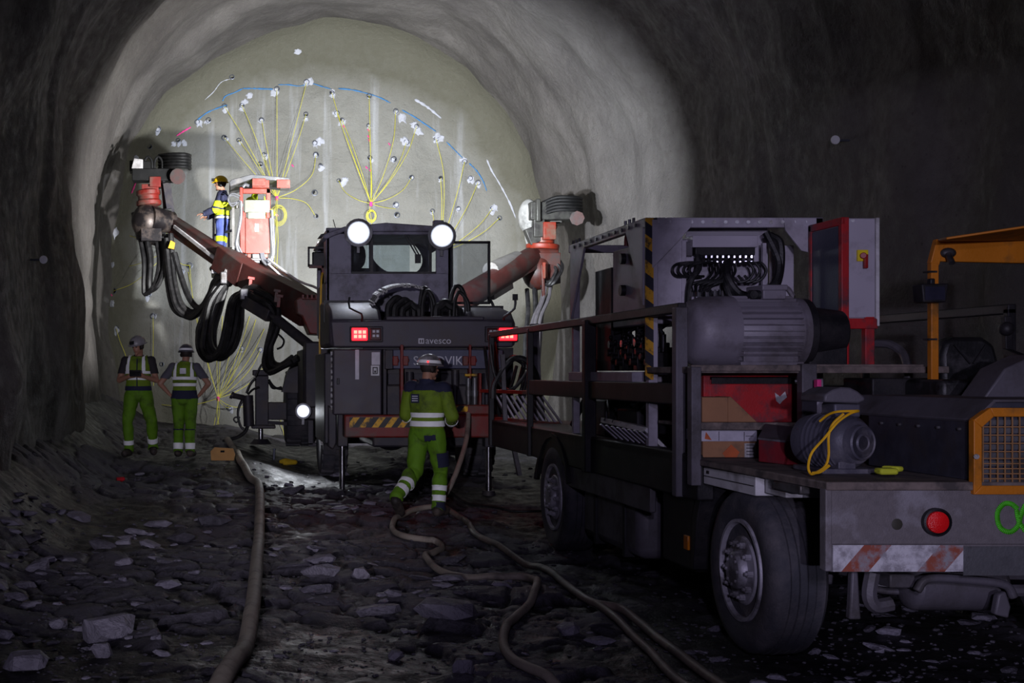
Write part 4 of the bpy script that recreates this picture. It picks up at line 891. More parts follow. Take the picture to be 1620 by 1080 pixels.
part('gusset', m_pu, PU, lambda m: m.pprism([(1032, 347), (1094, 347), (1094, 358), (1072, 383), (1032, 424)], PY0-.015, .02), .003)
part('gusset', m_pu, PU, lambda m: m.pprism([(1240, 345), (1292, 345), (1292, 402), (1268, 396), (1243, 364)], PY0-.015, .02), .003)
part('gusset', m_pu, PU, lambda m: m.prism([(PXL, PY0+.05, PZ-.06), (PXL, PY0+.46, PZ-.06), (PXL, PY0+.05, PZ-.66)], (.02, 0, 0)), .003)
part('gusset', m_pu, PU, lambda m: m.prism([(PXL, PY1-.06, PZ-.06), (PXL, PY1-.5, PZ-.06), (PXL, PY1-.06, PZ-.7)], (.02, 0, 0)), .003)
part('frame_bolt', m_steel, PU, lambda m: ([m.cyl(P(1040+18*i, 351, PY0-.012), P(1040+18*i, 351, PY0), .014, n=8) for i in range(14)], [m.cyl((PXL-.012, PY0+.2+.17*i, PZ-.035), (PXL, PY0+.2+.17*i, PZ-.035), .014, n=8) for i in range(11)], [m.cyl((PXL+.03, PY0+.35+.1*i+(1.2 if i > 2 else 0), PZ), (PXL+.03, PY0+.35+.1*i+(1.2 if i > 2 else 0), PZ+.04), .012, n=8) for i in range(6)]))['kind'] = 'stuff'
part('front_panel', m_pu, PU, lambda m: (m.px(1034, 1080, 350, 500, PY0+.03, .02), m.px(1085, 1215, 352, 500, PY0+.32, .02), m.px(1219, 1256, 388, 508, PY0+.4, .03), m.px(1079, 1086, 380, 500, PY0+.02, .04), m.px(1207, 1213, 384, 470, PY0+.1, .04)), .004)
part('inner_cabinet', m_pu, PU, lambda m: (m.b2(PXL+.12, PXL+.5, 9.72, 10.72, 1.98, 2.63)), .01)
part('cabinet_knob', m_black, PU, lambda m: [m.cyl((PXL+.08, 10.4, z), (PXL+.125, 10.4, z), .045, n=14) for z in (2.54, 2.28)])
part('cabinet_plate', m_black, PU, lambda m: (m.b2(PXL+.12, PXL+.3, 10.76, 11.22, 1.62, 2.5)), .004)
part('lifting_shackle', mat('rust_red_shackle', (120, 40, 36), .5), PU, lambda m: m.tube([(PXL+.05, 9.9, 2.62), (PXL+.05, 9.92, 2.70), (PXL+.05, 10.02, 2.73), (PXL+.05, 10.12, 2.70), (PXL+.05, 10.14, 2.62)], .02, 8, 4))
# hydraulic valves inside, seen through the open side
rnd = random.Random(5)
for k in range(9):
    y = 9.72+.12*k; z = 1.62+.04*(k % 3)
    part('valve_block', mat('dark_valve', (46, 44, 46), .35, .6, .3, 9), PU, lambda m: (m.b2(PXL+.1, PXL+.32, y-.045, y+.045, z, z+.14), m.cyl((PXL+.06, y, z+.07), (PXL+.12, y, z+.07), .03, n=10), m.cyl((PXL+.2, y, z+.14), (PXL+.2, y, z+.28), .022, n=8), m.sph((PXL+.09, y, z+.2), .02, 8, 6)), .006)
    part('valve_hose', m_blk, PU, lambda m: m.tube([(PXL+.2, y, z+.28), (PXL+.18+rnd.uniform(-.05, .05), y+.03, 1.94), (PXL+.28, y+rnd.uniform(-.1, .1), 2.0)], .014, 6, 4))
part('gauge', m_chrome, PU, lambda m: [m.cyl((PXL+.05, 9.95+.33*i, 1.84), (PXL+.09, 9.95+.33*i, 1.84), .03, n=12) for i in range(3)])
part('red_standpipe', m_red, PU, lambda m: (m.cyl((PXL+.08, 11.2, 1.58), (PXL+.08, 11.2, 2.02), .03, n=10), m.cyl((PXL+.08, 11.2, 1.58), (PXL+.08, 11.2, 1.72), .05, n=10)))
# hose manifold at the front
mf = part('manifold', m_black, PU, lambda m: m.px(1100, 1195, 390, 404, PY0+.1, .14), .008)
part('manifold_cover', m_pu, mf, lambda m: m.px(1096, 1199, 372, 391, PY0+.06, .2), .006)
part('terminal_box', m_cold, mf, lambda m: m.px(1080, 1096, 382, 405, PY0+.1, .1), .006)
for i in range(10):
    x = 1108+i*9.0
    part('hose_fitting', m_chrome, mf, lambda m: (m.cyl(P(x, 402, PY0+.12), P(x, 417, PY0+.12), .014, n=8), m.cyl(P(x, 408, PY0+.12), P(x, 413, PY0+.12), .019, n=6)))
for i in range(4):
    x = 1108+i*9
    part('manifold_hose', m_blk, mf, lambda m: m.tube([P(x, 417, PY0+.1), P(x-14, 415, PY0+.0), P(1070+9*i, 418, PY0-.03), P(1064+9*i, 428, PY0-.04), P(1072+9*i, 437, PY0-.02), P(1098+5*i, 437, PY0+.06)], .011, 7, 5))
for i in range(5):
    x = 1125+i*9
    part('manifold_hose', m_blk, mf, lambda m: m.tube([P(x, 417, PY0+.1), P(x+2, 430, PY0+.05), P(x-8, 442, PY0+.03), P(x-30, 449, PY0+.04), P(1095+6*i, 460, PY0+.1)], .011, 7, 5))
for i in range(3):
    x = 1170+i*10
    part('manifold_hose', m_blk, mf, lambda m: m.tube([P(x, 417, PY0+.1), P(x+14, 416, PY0+.05), P(x+22, 428, PY0+.03), P(x+14, 442, PY0+.03), P(x-2, 446, PY0+.05), P(x-12, 436, PY0+.1)], .011, 7, 5))
part('supply_hose', m_blk, mf, lambda m: m.tube([P(1212, 368, PY0+.1), P(1228, 400, PY0+.05), P(1233, 420, PY0+.03), P(1226, 448, PY0+.0), P(1200, 466, PY0-.03), P(1170, 464, PY0-.03), P(1152, 440, PY0+.0), P(1150, 415, PY0+.1)], .03, 8, 5))
part('supply_hose', m_blk, mf, lambda m: m.tube([P(1217, 372, PY0+.1), P(1234, 385, PY0+.05), P(1234, 430, PY0+.03), P(1222, 462, PY0+.0), P(1195, 474, PY0-.03), P(1166, 478, PY0-.03), P(1152, 455, PY0), P(1146, 420, PY0+.1)], .03, 8, 5))
part('supply_hose', m_blk, mf, lambda m: m.tube([P(1104, 404, PY0+.05), P(1105, 425, PY0+.0), P(1092, 445, PY0-.02), P(1088, 470, PY0), P(1088, 498, PY0+.02)], .024, 8, 5))
for i in range(11):
    x = 1093+i*6.4
    part('steel_pipe', m_chrome if i % 2 else m_steel, mf, lambda m: (m.cyl(P(x, 458, PY0+.15), P(x, 505, PY0+.15), .008, n=7), m.cyl(P(x, 460, PY0+.14), P(x, 469, PY0+.14), .015, n=7)))

# ---------------------------------------------------------------- control cabinet
CY0 = 9.0; cx0, cx1 = P(1337, 0, CY0).x, P(1388, 0, CY0).x
m_cred = mat('cabinet_red_paint', (176, 30, 34), .5, 0, .12, 5, (90, 50, 56), .4, 4)
CC = thing('control_cabinet', 'red framed electrical cabinet with white door and yellow rotary switch', 'cabinet', ((cx0+cx1)/2, CY0+.25, 1.64))
zt, zb = 2.705, 1.985
cb = part('cabinet_body', m_pu, CC, lambda m: m.b2(cx0-.01, cx1, CY0+.02, CY0+.5, zb, zt), .006)
cdr = part('cabinet_door', m_pu, CC, lambda m: m.b2(cx0+.02, cx1-.015, CY0, CY0+.03, zb+.01, zt-.005), .006)
part('switch_plate', mat('switch_yellow', (230, 206, 30), .5, bump=0), cdr, lambda m: m.px(1357, 1374, 395, 413, CY0-.02, .02), .003)
part('switch_handle', mat('switch_red', (150, 26, 24), .45, bump=0), cdr, lambda m: (m.cyl(P(1366, 404, CY0-.05), P(1366, 404, CY0-.02), .022, n=16), m.px(1368, 1374, 402, 424, CY0-.05, .025)), .004)
part('door_screw', m_steel, cdr, lambda m: m.cyl(P(1349, 349, CY0-.008), P(1349, 349, CY0), .012, n=10))
part('door_edge', m_white, cdr, lambda m: m.b2(cx1-.012, cx1+.012, CY0-.01, CY0+.02, zb-.05, zt), .003)
part('cabinet_frame', m_cred, CC, lambda m: (m.b2(cx0-.03, cx0+.025, CY0-.01, CY0+.04, 1.6, zt+.005), m.b2(cx0-.03, cx0, CY0-.01, CY0+.5, zt-.05, zt+.005), m.b2(cx0-.03, cx0, CY0+.46, CY0+.5, 1.6, zt), m.b2(cx0-.03, cx0, CY0, CY0+.5, zb-.07, zb+.01), m.b2(cx0-.02, cx1, CY0-.01, CY0+.03, zb-.07, zb+.005)), .006)
part('side_pane', mat('blue_grey_panel', (66, 70, 86), .45, 0, .08), CC, lambda m: m.b2(cx0-.022, cx0-.01, CY0+.05, CY0+.46, zb+.02, zt-.055), .003)
part('cabinet_leg', m_cred, CC, lambda m: m.px(1329, 1344, 500, 588, CY0, .06), .006)
part('cabinet_leg', m_cred, CC, lambda m: m.px(1369, 1384, 500, 588, CY0, .06), .006)

# ---------------------------------------------------------------- big electric motor
m_mot = mat('motor_grey_paint', (128, 122, 132), .5, .1, .08, 4, (96, 90, 94), .45, 2.5, .1)
MY = 8.95; mz = P(0, 525, MY).z; mr = .235
MO = thing('electric_motor', 'large grey finned electric motor lying on the truck rack', 'motor', (P(1190, 0, MY).x, MY, 1.645))
def mx(px): return P(px, 0, MY).x
part('motor_body', m_mot, MO, lambda m: m.lathe([(mr*.9, 0), (mr*.96, .02), (mr*.96, mx(1252)-mx(1150)), (mr*1.02, mx(1254)-mx(1150)), (mr*1.02, mx(1262)-mx(1150)), (mr*.8, mx(1272)-mx(1150))], (mx(1150), MY, mz), (1, 0, 0), 40))
part('fan_cowl', m_mot, MO, lambda m: m.lathe([(mr*.15, 0), (mr*.75, .01), (mr*.95, .04), (mr*1.05, .10), (mr*1.08, .2), (mr*1.08, mx(1154)-mx(1082))], (mx(1082), MY, mz), (1, 0, 0), 40))
for k in range(34):
    a = 2*math.pi*k/34
    if -2.2 < a-math.pi*1.5 < -.9 and False: continue
    part('cooling_fin', m_mot, MO, lambda m: m.box(((mx(1153)+mx(1248))/2, MY+math.cos(a)*mr*1.01, mz+math.sin(a)*mr*1.01), (mx(1248)-mx(1153), .035, .008), Matrix.Rotation(a, 3, 'X')))
part('terminal_box', m_mot, MO, lambda m: (m.b2(mx(1192), mx(1228), MY-.16, MY+.1, mz+mr*.95, mz+mr*.95+.09), m.b2(mx(1190), mx(1230), MY-.17, MY+.11, mz+mr*.95+.06, mz+mr*.95+.10)), .008)
part('cable_gland', m_blk, MO, lambda m: (m.cyl((mx(1176), MY-.1, mz+mr+.02), (mx(1194), MY-.1, mz+mr+.02), .035, n=12), m.cyl((mx(1178), MY-.16, mz+mr+.02), (mx(1178), MY-.12, mz+mr+.02), .028, n=12)))
part('lifting_eye', m_mot, MO, lambda m: m.tube([(mx(1236), MY, mz+mr*.95), (mx(1238), MY, mz+mr+.06), (mx(1246), MY, mz+mr+.07), (mx(1254), MY, mz+mr+.02)], .02, 8, 4))
part('motor_foot', m_mot, MO, lambda m: (m.b2(mx(1152), mx(1250), MY-.22, MY+.22, 1.645, 1.68), m.b2(mx(1160), mx(1245), MY-.18, MY-.12, 1.67, 1.78)), .006)
part('coupling', m_black, MO, lambda m: (m.cyl((mx(1262), MY, mz), (mx(1330), MY, mz), .19, .15, n=24), m.cyl((mx(1255), MY, mz), (mx(1275), MY, mz), .235, n=24), m.b2(mx(1270), mx(1330), MY-.1, MY+.1, 1.645, mz)), .01)

# ---------------------------------------------------------------- small pump motor on the rear deck
QY = 7.15; qc = P(1360, 700, QY); qr = .155
PM = thing('pump_motor', 'round dusty pump motor with capped terminal box on the rear deck', 'motor', (qc.x, QY+.2, 1.03))
ax = Vector((-.42, 1, 0)).normalized()
m_pm = mat('dusty_motor_paint', (84, 82, 94), .5, .2, .15, 5, (120, 116, 122), .4, 3)
part('motor_body', m_pm, PM, lambda m: m.lathe([(qr*.3, -.02), (qr*.62, -.015), (qr*.66, .01), (qr*.78, .012), (qr*.86, .03), (qr, .06), (qr, .30), (qr*.9, .36), (qr*.5, .37)], qc, ax, 36))
part('end_ring', m_pm, PM, lambda m: (m.lathe([(qr*.55, -.022), (qr*.58, -.03), (qr*.64, -.022)], qc, ax, 36), m.lathe([(qr*.25, -.022), (qr*.28, -.03), (qr*.34, -.022)], qc, ax, 30)))
part('cooling_fin', m_pm, PM, lambda m: [m.lathe([(qr*1.05, .08+.03*k), (qr*1.05, .088+.03*k)], qc, ax, 30) for k in range(7)])['kind'] = 'stuff'
part('terminal_neck', m_pm, PM, lambda m: m.px(1320, 1362, 638, 660, QY+.05, .16), .01)
part('terminal_cap', m_cold, PM, lambda m: m.pprism([(1304, 636), (1305, 624), (1318, 616), (1332, 612), (1346, 613), (1358, 619), (1369, 628), (1369, 634), (1358, 638)], QY-.02, .3), .012)
part('motor_foot', m_pm, PM, lambda m: (m.b2(qc.x-.22, qc.x+.1, QY-.02, QY+.35, 1.03, 1.06), m.b2(qc.x-.12, qc.x-.02, QY, QY+.3, 1.05, 1.10)), .006)
yc = MB()
yc.tube([P(1297, 666, 7.05), P(1310, 656, 7.0), P(1325, 651, 6.95), P(1350, 650, 6.93), P(1358, 650, 6.95), P(1345, 654, 6.93), P(1325, 668, 6.92), P(1305, 692, 6.92), P(1285, 715, 6.92), P(1279, 735, 6.92), P(1281, 747, 6.92), P(1287, 749, 6.9), P(1305, 738, 6.9), P(1311, 720, 6.92), P(1311, 690, 6.95), P(1318, 670, 6.95), P(1335, 654, 6.93)], .007, 6, 5)
yc.tube([P(1285, 748, 6.9), P(1298, 746, 6.88), P(1312, 736, 6.88)], .008, 6, 4)
tag(yc.build('cable', mat('yellow_cable', (232, 176, 24), .5, bump=0)), 'thin yellow cable looped over the pump motor', 'cable')
rg = MB(); rg.box(P(1402, 745, 6.9)+Vector((0, 0, .0)), (.10, .08, .035)); rg.box(P(1412, 741, 6.95), (.06, .1, .03), Matrix.Rotation(.5, 3, 'Z'))
tag(rg.build('glove', mat('lime_rag', (200, 206, 50), .8), bev=.012), 'yellow green work glove lying on the rear deck', 'glove')

# ---------------------------------------------------------------- boxes on the truck
m_card = mat('cardboard', (150, 108, 76), .8, 0, .1, 5, (110, 84, 64), .3, 3)
m_print = mat('orange_print', (176, 84, 40), .7, bump=0)
BX = thing('cardboard_box', 'cardboard box with orange diamond print and white label on the rear deck', 'box', (P(1155, 0, 8.5).x, 8.6, 1.035))
ob = part('carton', m_card, BX, lambda m: m.px(1112, 1197, 697, 727, 8.5, .3), .004)
part('carton_lid', mat('white_card', (176, 172, 184), .7), BX, lambda m: m.px(1110, 1198, 680.5, 698, 8.49, .32), .004)
part('print_diamond', m_print, ob, lambda m: m.pprism([(1157, 703), (1170, 715), (1164, 726), (1150, 726), (1143, 717)], 8.497, .006))
part('print_corner', m_print, ob, lambda m: m.pprism([(1115, 694), (1117, 683), (1126, 696)], 8.487, .006))
part('carton_label', m_white, ob, lambda m: m.px(1178, 1196, 701, 726, 8.496, .006))
part('label_print', m_cold, ob, lambda m: [m.px(1181, 1193, 703+5*i, 704.5+5*i, 8.494, .004) for i in range(4)])
part('lid_print', m_cold, ob, lambda m: m.px(1177, 1178, 683, 697, 8.487, .004))
part('lid_print', m_cold, ob, lambda m: m.px(1137, 1138, 682, 697, 8.487, .004))
part('lid_print', m_cold, ob, lambda m: m.px(1180, 1192, 689, 690, 8.487, .004))
b2 = MB(); b2.px(1111, 1152, 628, 667.5, 8.56, .28); b2.pprism([(1152, 628), (1156, 627), (1198, 667.5), (1152, 667.5)], 8.58, .24)
tag(b2.build('cardboard_box', m_card, bev=.004), 'plain brown cardboard box with sloping flap on the rack shelf', 'box')
tb = thing('toolbox', 'dark red sloping toolbox standing on the rear deck beside the pump motor', 'toolbox', (P(1242, 0, 8.2).x, 8.2, 1.035))
part('toolbox_body', mat('dark_red_paint', (112, 26, 34), .5, 0, .1, 5, (70, 40, 46), .4), tb, lambda m: m.add([P(1200, 730, 8.0), P(1270, 738, 7.75), P(1270, 702, 7.75), P(1200, 694, 8.0), P(1212, 730, 8.35), P(1286, 735, 8.1), P(1286, 682, 8.1), P(1212, 675, 8.35)], [(0, 1, 2, 3), (7, 6, 5, 4), (0, 4, 5, 1), (1, 5, 6, 2), (2, 6, 7, 3), (3, 7, 4, 0)]), .006)
part('toolbox_lid', m_cold, tb, lambda m: m.add([P(1199, 695, 7.99), P(1271, 703, 7.74), P(1287, 681, 8.1), P(1211, 673, 8.36), P(1199, 692, 7.99), P(1271, 700, 7.74), P(1287, 678, 8.1), P(1211, 670, 8.36)], [(3, 2, 1, 0), (4, 5, 6, 7), (0, 4, 7, 3), (1, 2, 6, 5), (0, 1, 5, 4), (2, 3, 7, 6)]))
rb = thing('steel_bin', 'bright red steel bin with chipped white patch under the rack top', 'bin', (P(1190, 0, 8.9).x, 8.95, 1.25))
part('bin_body', m_cred, rb, lambda m: (m.px(1122, 1262, 607, 668, 8.9, .35), m.px(1112, 1262, 590, 596, 8.9, .35), m.px(1113, 1124, 590, 640, 8.9, .05), m.px(1120, 1126, 600, 668, 8.93, .3)), .006)
part('bin_lid', m_black, rb, lambda m: m.px(1126, 1258, 597, 608, 8.93, .3), .004)
part('chipped_patch', m_white, rb, lambda m: m.pprism([(1226, 621), (1234, 627), (1242, 619), (1245, 628), (1238, 634), (1234, 639), (1228, 634)], 8.897, .004))
pk = MB(); pk.pprism([(1294, 612), (1303, 618), (1294, 623)], 8.2, .06); pk.px(1293, 1300, 600, 625, 8.25, .05)
tag(pk.build('marker_flag', mat('pink_plastic', (236, 60, 140), .5, bump=0), bev=.004), 'small pink marker flag beside the rack post', 'flag')
# ---------------------------------------------------------------- people
m_skin = mat('skin', (168, 122, 100), .55, 0, .06, 8, bump=.05)
m_lime = mat('lime_hi_vis_cloth', (108, 134, 24), .8, 0, .08, 10, (74, 90, 26), .3, 4, .2, 40)
m_limeg = mat('green_hi_vis_cloth', (92, 136, 14), .8, 0, .08, 10, (64, 86, 20), .3, 4, .2, 40)
m_navy = mat('navy_cloth', (34, 36, 62), .85, 0, .1, 10, bump=.2)
m_shirt = mat('dark_shirt', (44, 40, 44), .85, 0, .1, 10)
m_tee = mat('grey_shirt', (84, 82, 92), .85, 0, .1, 10)
m_boot = mat('muddy_boot', (40, 34, 32), .7, 0, .2, 10, (84, 74, 66), .5, 6)
m_band = mat('reflective_tape', (250, 250, 254), .5, .0, .04, 20, bump=.1, bscale=30)
m_hair = mat('dark_hair', (40, 30, 24), .7)
m_helw = mat('dusty_white_helmet', (150, 146, 150), .4, 0, .08, 6, (96, 92, 96), .35, 5)
m_helg = mat('grey_helmet', (74, 72, 82), .4, 0, .08, 6)
m_hely = mat('yellow_helmet', (236, 196, 20), .35, 0, .06, 6)
m_eye = mat('dark_eye', (20, 16, 14), .3, bump=0)
m_jean = mat('blue_trousers', (72, 86, 150), .8, 0, .15, 10)

DEF = dict(pelvis=(0, 0, .95), chest=(0, 0, 1.36), head=(0, .025, 1.66), yaw=0, pitch=0,
           hipL=(-.095, 0, .92), kneeL=(-.11, .03, .50), ankL=(-.12, -.02, .10), toeL=(-.14, .18, .045),
           hipR=(.095, 0, .92), kneeR=(.11, .03, .50), ankR=(.12, -.02, .10), toeR=(.14, .18, .045),
           shL=(-.19, 0, 1.43), elL=(-.26, -.02, 1.14), wrL=(-.25, .08, .90), hdL=(0, .25, -1), plL=(1, 0, 0),
           shR=(.19, 0, 1.43), elR=(.26, -.02, 1.14), wrR=(.25, .08, .90), hdR=(0, .25, -1), plR=(-1, 0, 0), curl=.5)
def capsule(m, p0, r0, p1, r1, n=14, k=4):
    p0, p1 = Vector(p0), Vector(p1); d = (p1-p0).normalized(); L = (p1-p0).length
    prof = [(max(r0*math.sin(math.pi/2*i/k), .0005), -r0*math.cos(math.pi/2*i/k)) for i in range(k)]
    prof += [(r0, 0), (r1, L)]
    prof += [(max(r1*math.cos(math.pi/2*i/k), .0005), L+r1*math.sin(math.pi/2*i/k)) for i in range(1, k+1)]
    m.lathe(prof, p0, d, n)
def torso(m, pe, ch):
    pe, ch = Vector(pe), Vector(ch); up = (ch-pe).normalized(); L = (ch-pe).length; x = Vector((1, 0, 0)); x = (x-up*x.dot(up)).normalized(); y = up.cross(x)
    secs = [(-.26, .05, .05), (-.20, .13, .10), (-.05, .168, .118), (.15, .165, .115), (.4, .150, .108), (.65, .165, .118), (.9, .182, .118), (1.08, .185, .10), (1.22, .14, .078), (1.3, .07, .055), (1.4, .03, .03)]
    n = 24; vs = []
    for t, rx, ry in secs:
        c = pe+up*(L*t); vs += [c+x*(rx*math.cos(2*math.pi*i/n))+y*(ry*math.sin(2*math.pi*i/n)) for i in range(n)]
    k = len(secs); fs = [(j*n+i, j*n+(i+1) % n, (j+1)*n+(i+1) % n, (j+1)*n+i) for j in range(k-1) for i in range(n)]
    m.add(vs, fs+[tuple(range(n-1, -1, -1)), tuple(range((k-1)*n, k*n))])
def hand(m, w, d, pn, side, curl):
    """palm, four fingers of unequal length with two bends, thumb leaving the side of the palm"""
    w, d, pn = Vector(w), Vector(d).normalized(), Vector(pn); pn = (pn-d*pn.dot(d)).normalized(); s = d.cross(pn).normalized()*side
    for i in range(4):
        capsule(m, w+d*.005+s*(-.024+.016*i), .017, w+d*.088+s*(-.033+.022*i), .0135, 8, 2)
        L = (.070, .080, .074, .058)[i]; p = w+d*.09+s*(-.033+.022*i); dd = d.copy()
        for j, (f, c_) in enumerate(((.45, .55), (.32, .8), (.23, .6))):
            a = curl*c_; dd = (dd*math.cos(a)+pn*math.sin(a)).normalized(); q = p+dd*(L*f)
            capsule(m, p, .0098-.0008*j, q, .0092-.0008*j, 8, 2); p = q
    p = w+d*.025-s*.032; dd = (d*.65-s*.7+pn*.45).normalized(); q = p+dd*.042; capsule(m, p, .015, q, .0115, 8, 2)
    dd = (d*.85-s*.15+pn*.5).normalized(); capsule(m, q, .0112, q+dd*.034, .0095, 8, 2)
class Person:
    def __init__(s, label, loc, rz, pose, scale=1.0):
        s.J = dict(DEF); s.J.update(pose); J = s.J; V = {k: (Vector(v) if isinstance(v, tuple) else v) for k, v in J.items()}; s.V = V
        s.root = bpy.data.objects.new('person', None); COL.objects.link(s.root); s.root.location = loc; s.root.rotation_euler = (0, 0, rz); s.root.scale = (scale,)*3
        WL[s.root.name] = Vector((0, 0, 0)); tag(s.root, label, 'person')
        m = MB(); H = V['head']; RH = Matrix.Rotation(-J['yaw'], 3, 'Z') @ Matrix.Rotation(J['pitch'], 3, 'X'); s.RH, s.H = RH, H
        def h(x, y, z): return H+RH @ Vector((x, y, z))
        s.h = h
        torso(m, V['pelvis'], V['chest'])
        capsule(m, V['chest']+Vector((0, -.01, .06)), .068, h(0, -.02, -.05), .056)
        m.sph(h(0, -.01, .03), (.077, .097, .095), 18, 12, RH); m.sph(h(0, .018, -.035), (.062, .075, .082), 16, 10, RH)
        capsule(m, h(0, .085, .012), .011, h(0, .108, -.018), .014, 8, 3); capsule(m, h(0, .07, -.105), .022, h(0, .055, -.10), .024, 8, 3)
        capsule(m, h(-.025, .086, -.052), .009, h(.025, .086, -.052), .009, 8, 2)
        for sx in (-1, 1):
            m.sph(h(sx*.079, -.005, -.012), (.012, .022, .032), 10, 8, RH); capsule(m, h(sx*.012, .082, .026), .012, h(sx*.05, .066, .024), .012, 8, 2)
        s.bones = [('torso', V['pelvis']-Vector((0, 0, .06)), V['chest']+Vector((0, 0, .03)), .15), ('head', h(0, 0, -.10), h(0, 0, .05), .09), ('neck', V['chest']+Vector((0, 0, .09)), h(0, -.01, -.10), .055)]
        for q in 'LR':
            sd = -1 if q == 'L' else 1
            capsule(m, V['hip'+q], .092, V['knee'+q], .058); capsule(m, V['knee'+q], .056, V['ank'+q], .040)
            cf = V['knee'+q].lerp(V['ank'+q], .3)+Vector((0, -.015, 0)); m.sph(cf, (.056, .058, .1), 12, 8)
            hl = V['ank'+q]+Vector((0, -.03, -.045)); capsule(m, hl, .042, V['toe'+q], .038); capsule(m, V['ank'+q], .045, hl.lerp(V['toe'+q], .4), .042)
            capsule(m, V['chest']+Vector((sd*.08, 0, .03)), .075, V['sh'+q], .062); capsule(m, V['sh'+q], .058, V['el'+q], .043); capsule(m, V['el'+q], .044, V['wr'+q], .029)
            hand(m, V['wr'+q], V['hd'+q], V['pl'+q], sd, J['curl'])
            s.bones += [('thigh'+q, V['hip'+q]-Vector((0, 0, .06)), V['knee'+q], .09), ('calf'+q, V['knee'+q], V['ank'+q], .055), ('foot'+q, hl, V['toe'+q], .05), ('arm'+q, V['sh'+q], V['el'+q], .055), ('fore'+q, V['el'+q], V['wr'+q], .04), ('hand'+q, V['wr'+q]+V['hd'+q].normalized()*.02, V['wr'+q]+V['hd'+q].normalized()*.16, .04)]
        tmp = bpy.data.objects.new('tmp_body', m.mesh('tmp_body')); COL.objects.link(tmp)
        r = tmp.modifiers.new('r', 'REMESH'); r.mode = 'VOXEL'; r.voxel_size = .0095; sm = tmp.modifiers.new('s', 'SMOOTH'); sm.iterations = 3; sm.factor = .5
        dg = bpy.context.evaluated_depsgraph_get(); dg.update(); me = bpy.data.meshes.new_from_object(tmp.evaluated_get(dg)); bpy.data.objects.remove(tmp, do_unlink=True)
        me.name = 'body'; me.shade_smooth(); s.me = me
        n = len(me.vertices); co = np.empty(n*3); me.vertices.foreach_get('co', co); co = co.reshape(-1, 3); D = []
        for nm, a, b, rr in s.bones:
            a, b = np.array(a), np.array(b); ab = b-a; t = np.clip(((co-a) @ ab)/(ab @ ab), 0, 1); D.append(np.linalg.norm(co-(a+t[:, None]*ab), axis=1)-rr)
        s.lab = np.argmin(np.array(D), 0); s.names = [b[0] for b in s.bones]
        me.materials.clear(); me.materials.append(m_skin)
        s.body = bpy.data.objects.new('body', me); COL.objects.link(s.body); s.body.parent = s.root; WL[s.body.name] = Vector((0, 0, 0))
    def shell(s, name, mt, bones, planes=(), off=.015, wrinkle=.004, label=None, solid=.004):
        ids = [i for i, nme in enumerate(s.names) if any(nme == b or (b.endswith('*') and nme.startswith(b[:-1])) for b in bones)]
        bm = bmesh.new(); bm.from_mesh(s.me); bm.verts.ensure_lookup_table(); keep = np.isin(s.lab, ids)
        bmesh.ops.delete(bm, geom=[f for f in bm.faces if not any(keep[v.index] for v in f.verts)], context='FACES')
        for c_, no in planes:
            bmesh.ops.bisect_plane(bm, geom=bm.verts[:]+bm.edges[:]+bm.faces[:], plane_co=c_, plane_no=no, clear_outer=True)
        if not bm.verts: bm.free(); return None
        bm.normal_update()
        cs = np.array([v.co[:] for v in bm.verts]); w = fbm(cs[:, 0]*13, cs[:, 1]*13, cs[:, 2]*8, 2, hash(name) % 50) if wrinkle else np.zeros(len(cs))
        ns = [v.normal.copy() for v in bm.verts]
        for v, nn, k in zip(bm.verts, ns, w): v.co += nn*(off+wrinkle*float(k))
        me = bpy.data.meshes.new(name); bm.to_mesh(me); bm.free(); me.shade_smooth(); me.materials.append(mt)
        o = bpy.data.objects.new(name, me); COL.objects.link(o); o.parent = s.root; WL[o.name] = Vector((0, 0, 0))
        if solid: sd = o.modifiers.new('thick', 'SOLIDIFY'); sd.thickness = solid; sd.offset = 1
        if label: o['label'] = label
        return o
    def zband(s, name, mt, bones, z0, z1, off, label=None):
        return s.shell(name, mt, bones, [((0, 0, z1), (0, 0, 1)), ((0, 0, z0), (0, 0, -1))], off, .002, label)
    def lband(s, q, t0, t1, off=.03, seg='calf', name='reflective_band'):
        a, b = (s.V['knee'+q], s.V['ank'+q]) if seg == 'calf' else (s.V['el'+q], s.V['wr'+q]); d = (b-a).normalized()
        return s.shell(name, m_band, [seg+q, ('foot' if seg == 'calf' else 'hand')+q], [(a.lerp(b, t1), d), (a.lerp(b, t0), -d)], off, .001)
    def add(s, name, mt, fn, label=None, bev=0):
        return part(name, mt, s.root, fn, bev, label)
    def helmet(s, mt, lamp=True, muffs=False, band=None, peak=1):
        h, RH = s.h, s.RH
        def dome(m):
            n = 28; rows = 9; vs = []
            for j in range(rows):
                a = math.pi/2*j/(rows-1); rr = math.cos(a); z = .045+.12*math.sin(a)
                for i in range(n):
                    t = 2*math.pi*i/n; ridge = 1+.03*math.cos(2*t)**8
                    vs.append(h(.118*rr*math.cos(t)*ridge+0, -.005+.138*rr*math.sin(t), z))
            m.add(vs, [(j*n+i, j*n+(i+1) % n, (j+1)*n+(i+1) % n, (j+1)*n+i) for j in range(rows-1) for i in range(n)]+[tuple(range(n-1, -1, -1))])
            bv = []
            for k, (r, z) in enumerate(((1.0, .05), (1.13, .038), (1.12, .03), (1.0, .04))):
                for i in range(n):
                    t = 2*math.pi*i/n; f = r+(.13*peak*max(0, math.sin(t))**2 if k in (1, 2) else 0)
                    bv.append(h(.118*r*math.cos(t), -.005+.138*f*math.sin(t), z))
            m.add(bv, [(k*n+i, k*n+(i+1) % n, ((k+1) % 4)*n+(i+1) % n, ((k+1) % 4)*n+i) for k in range(4) for i in range(n)])
        he = s.add('helmet', mt, dome)
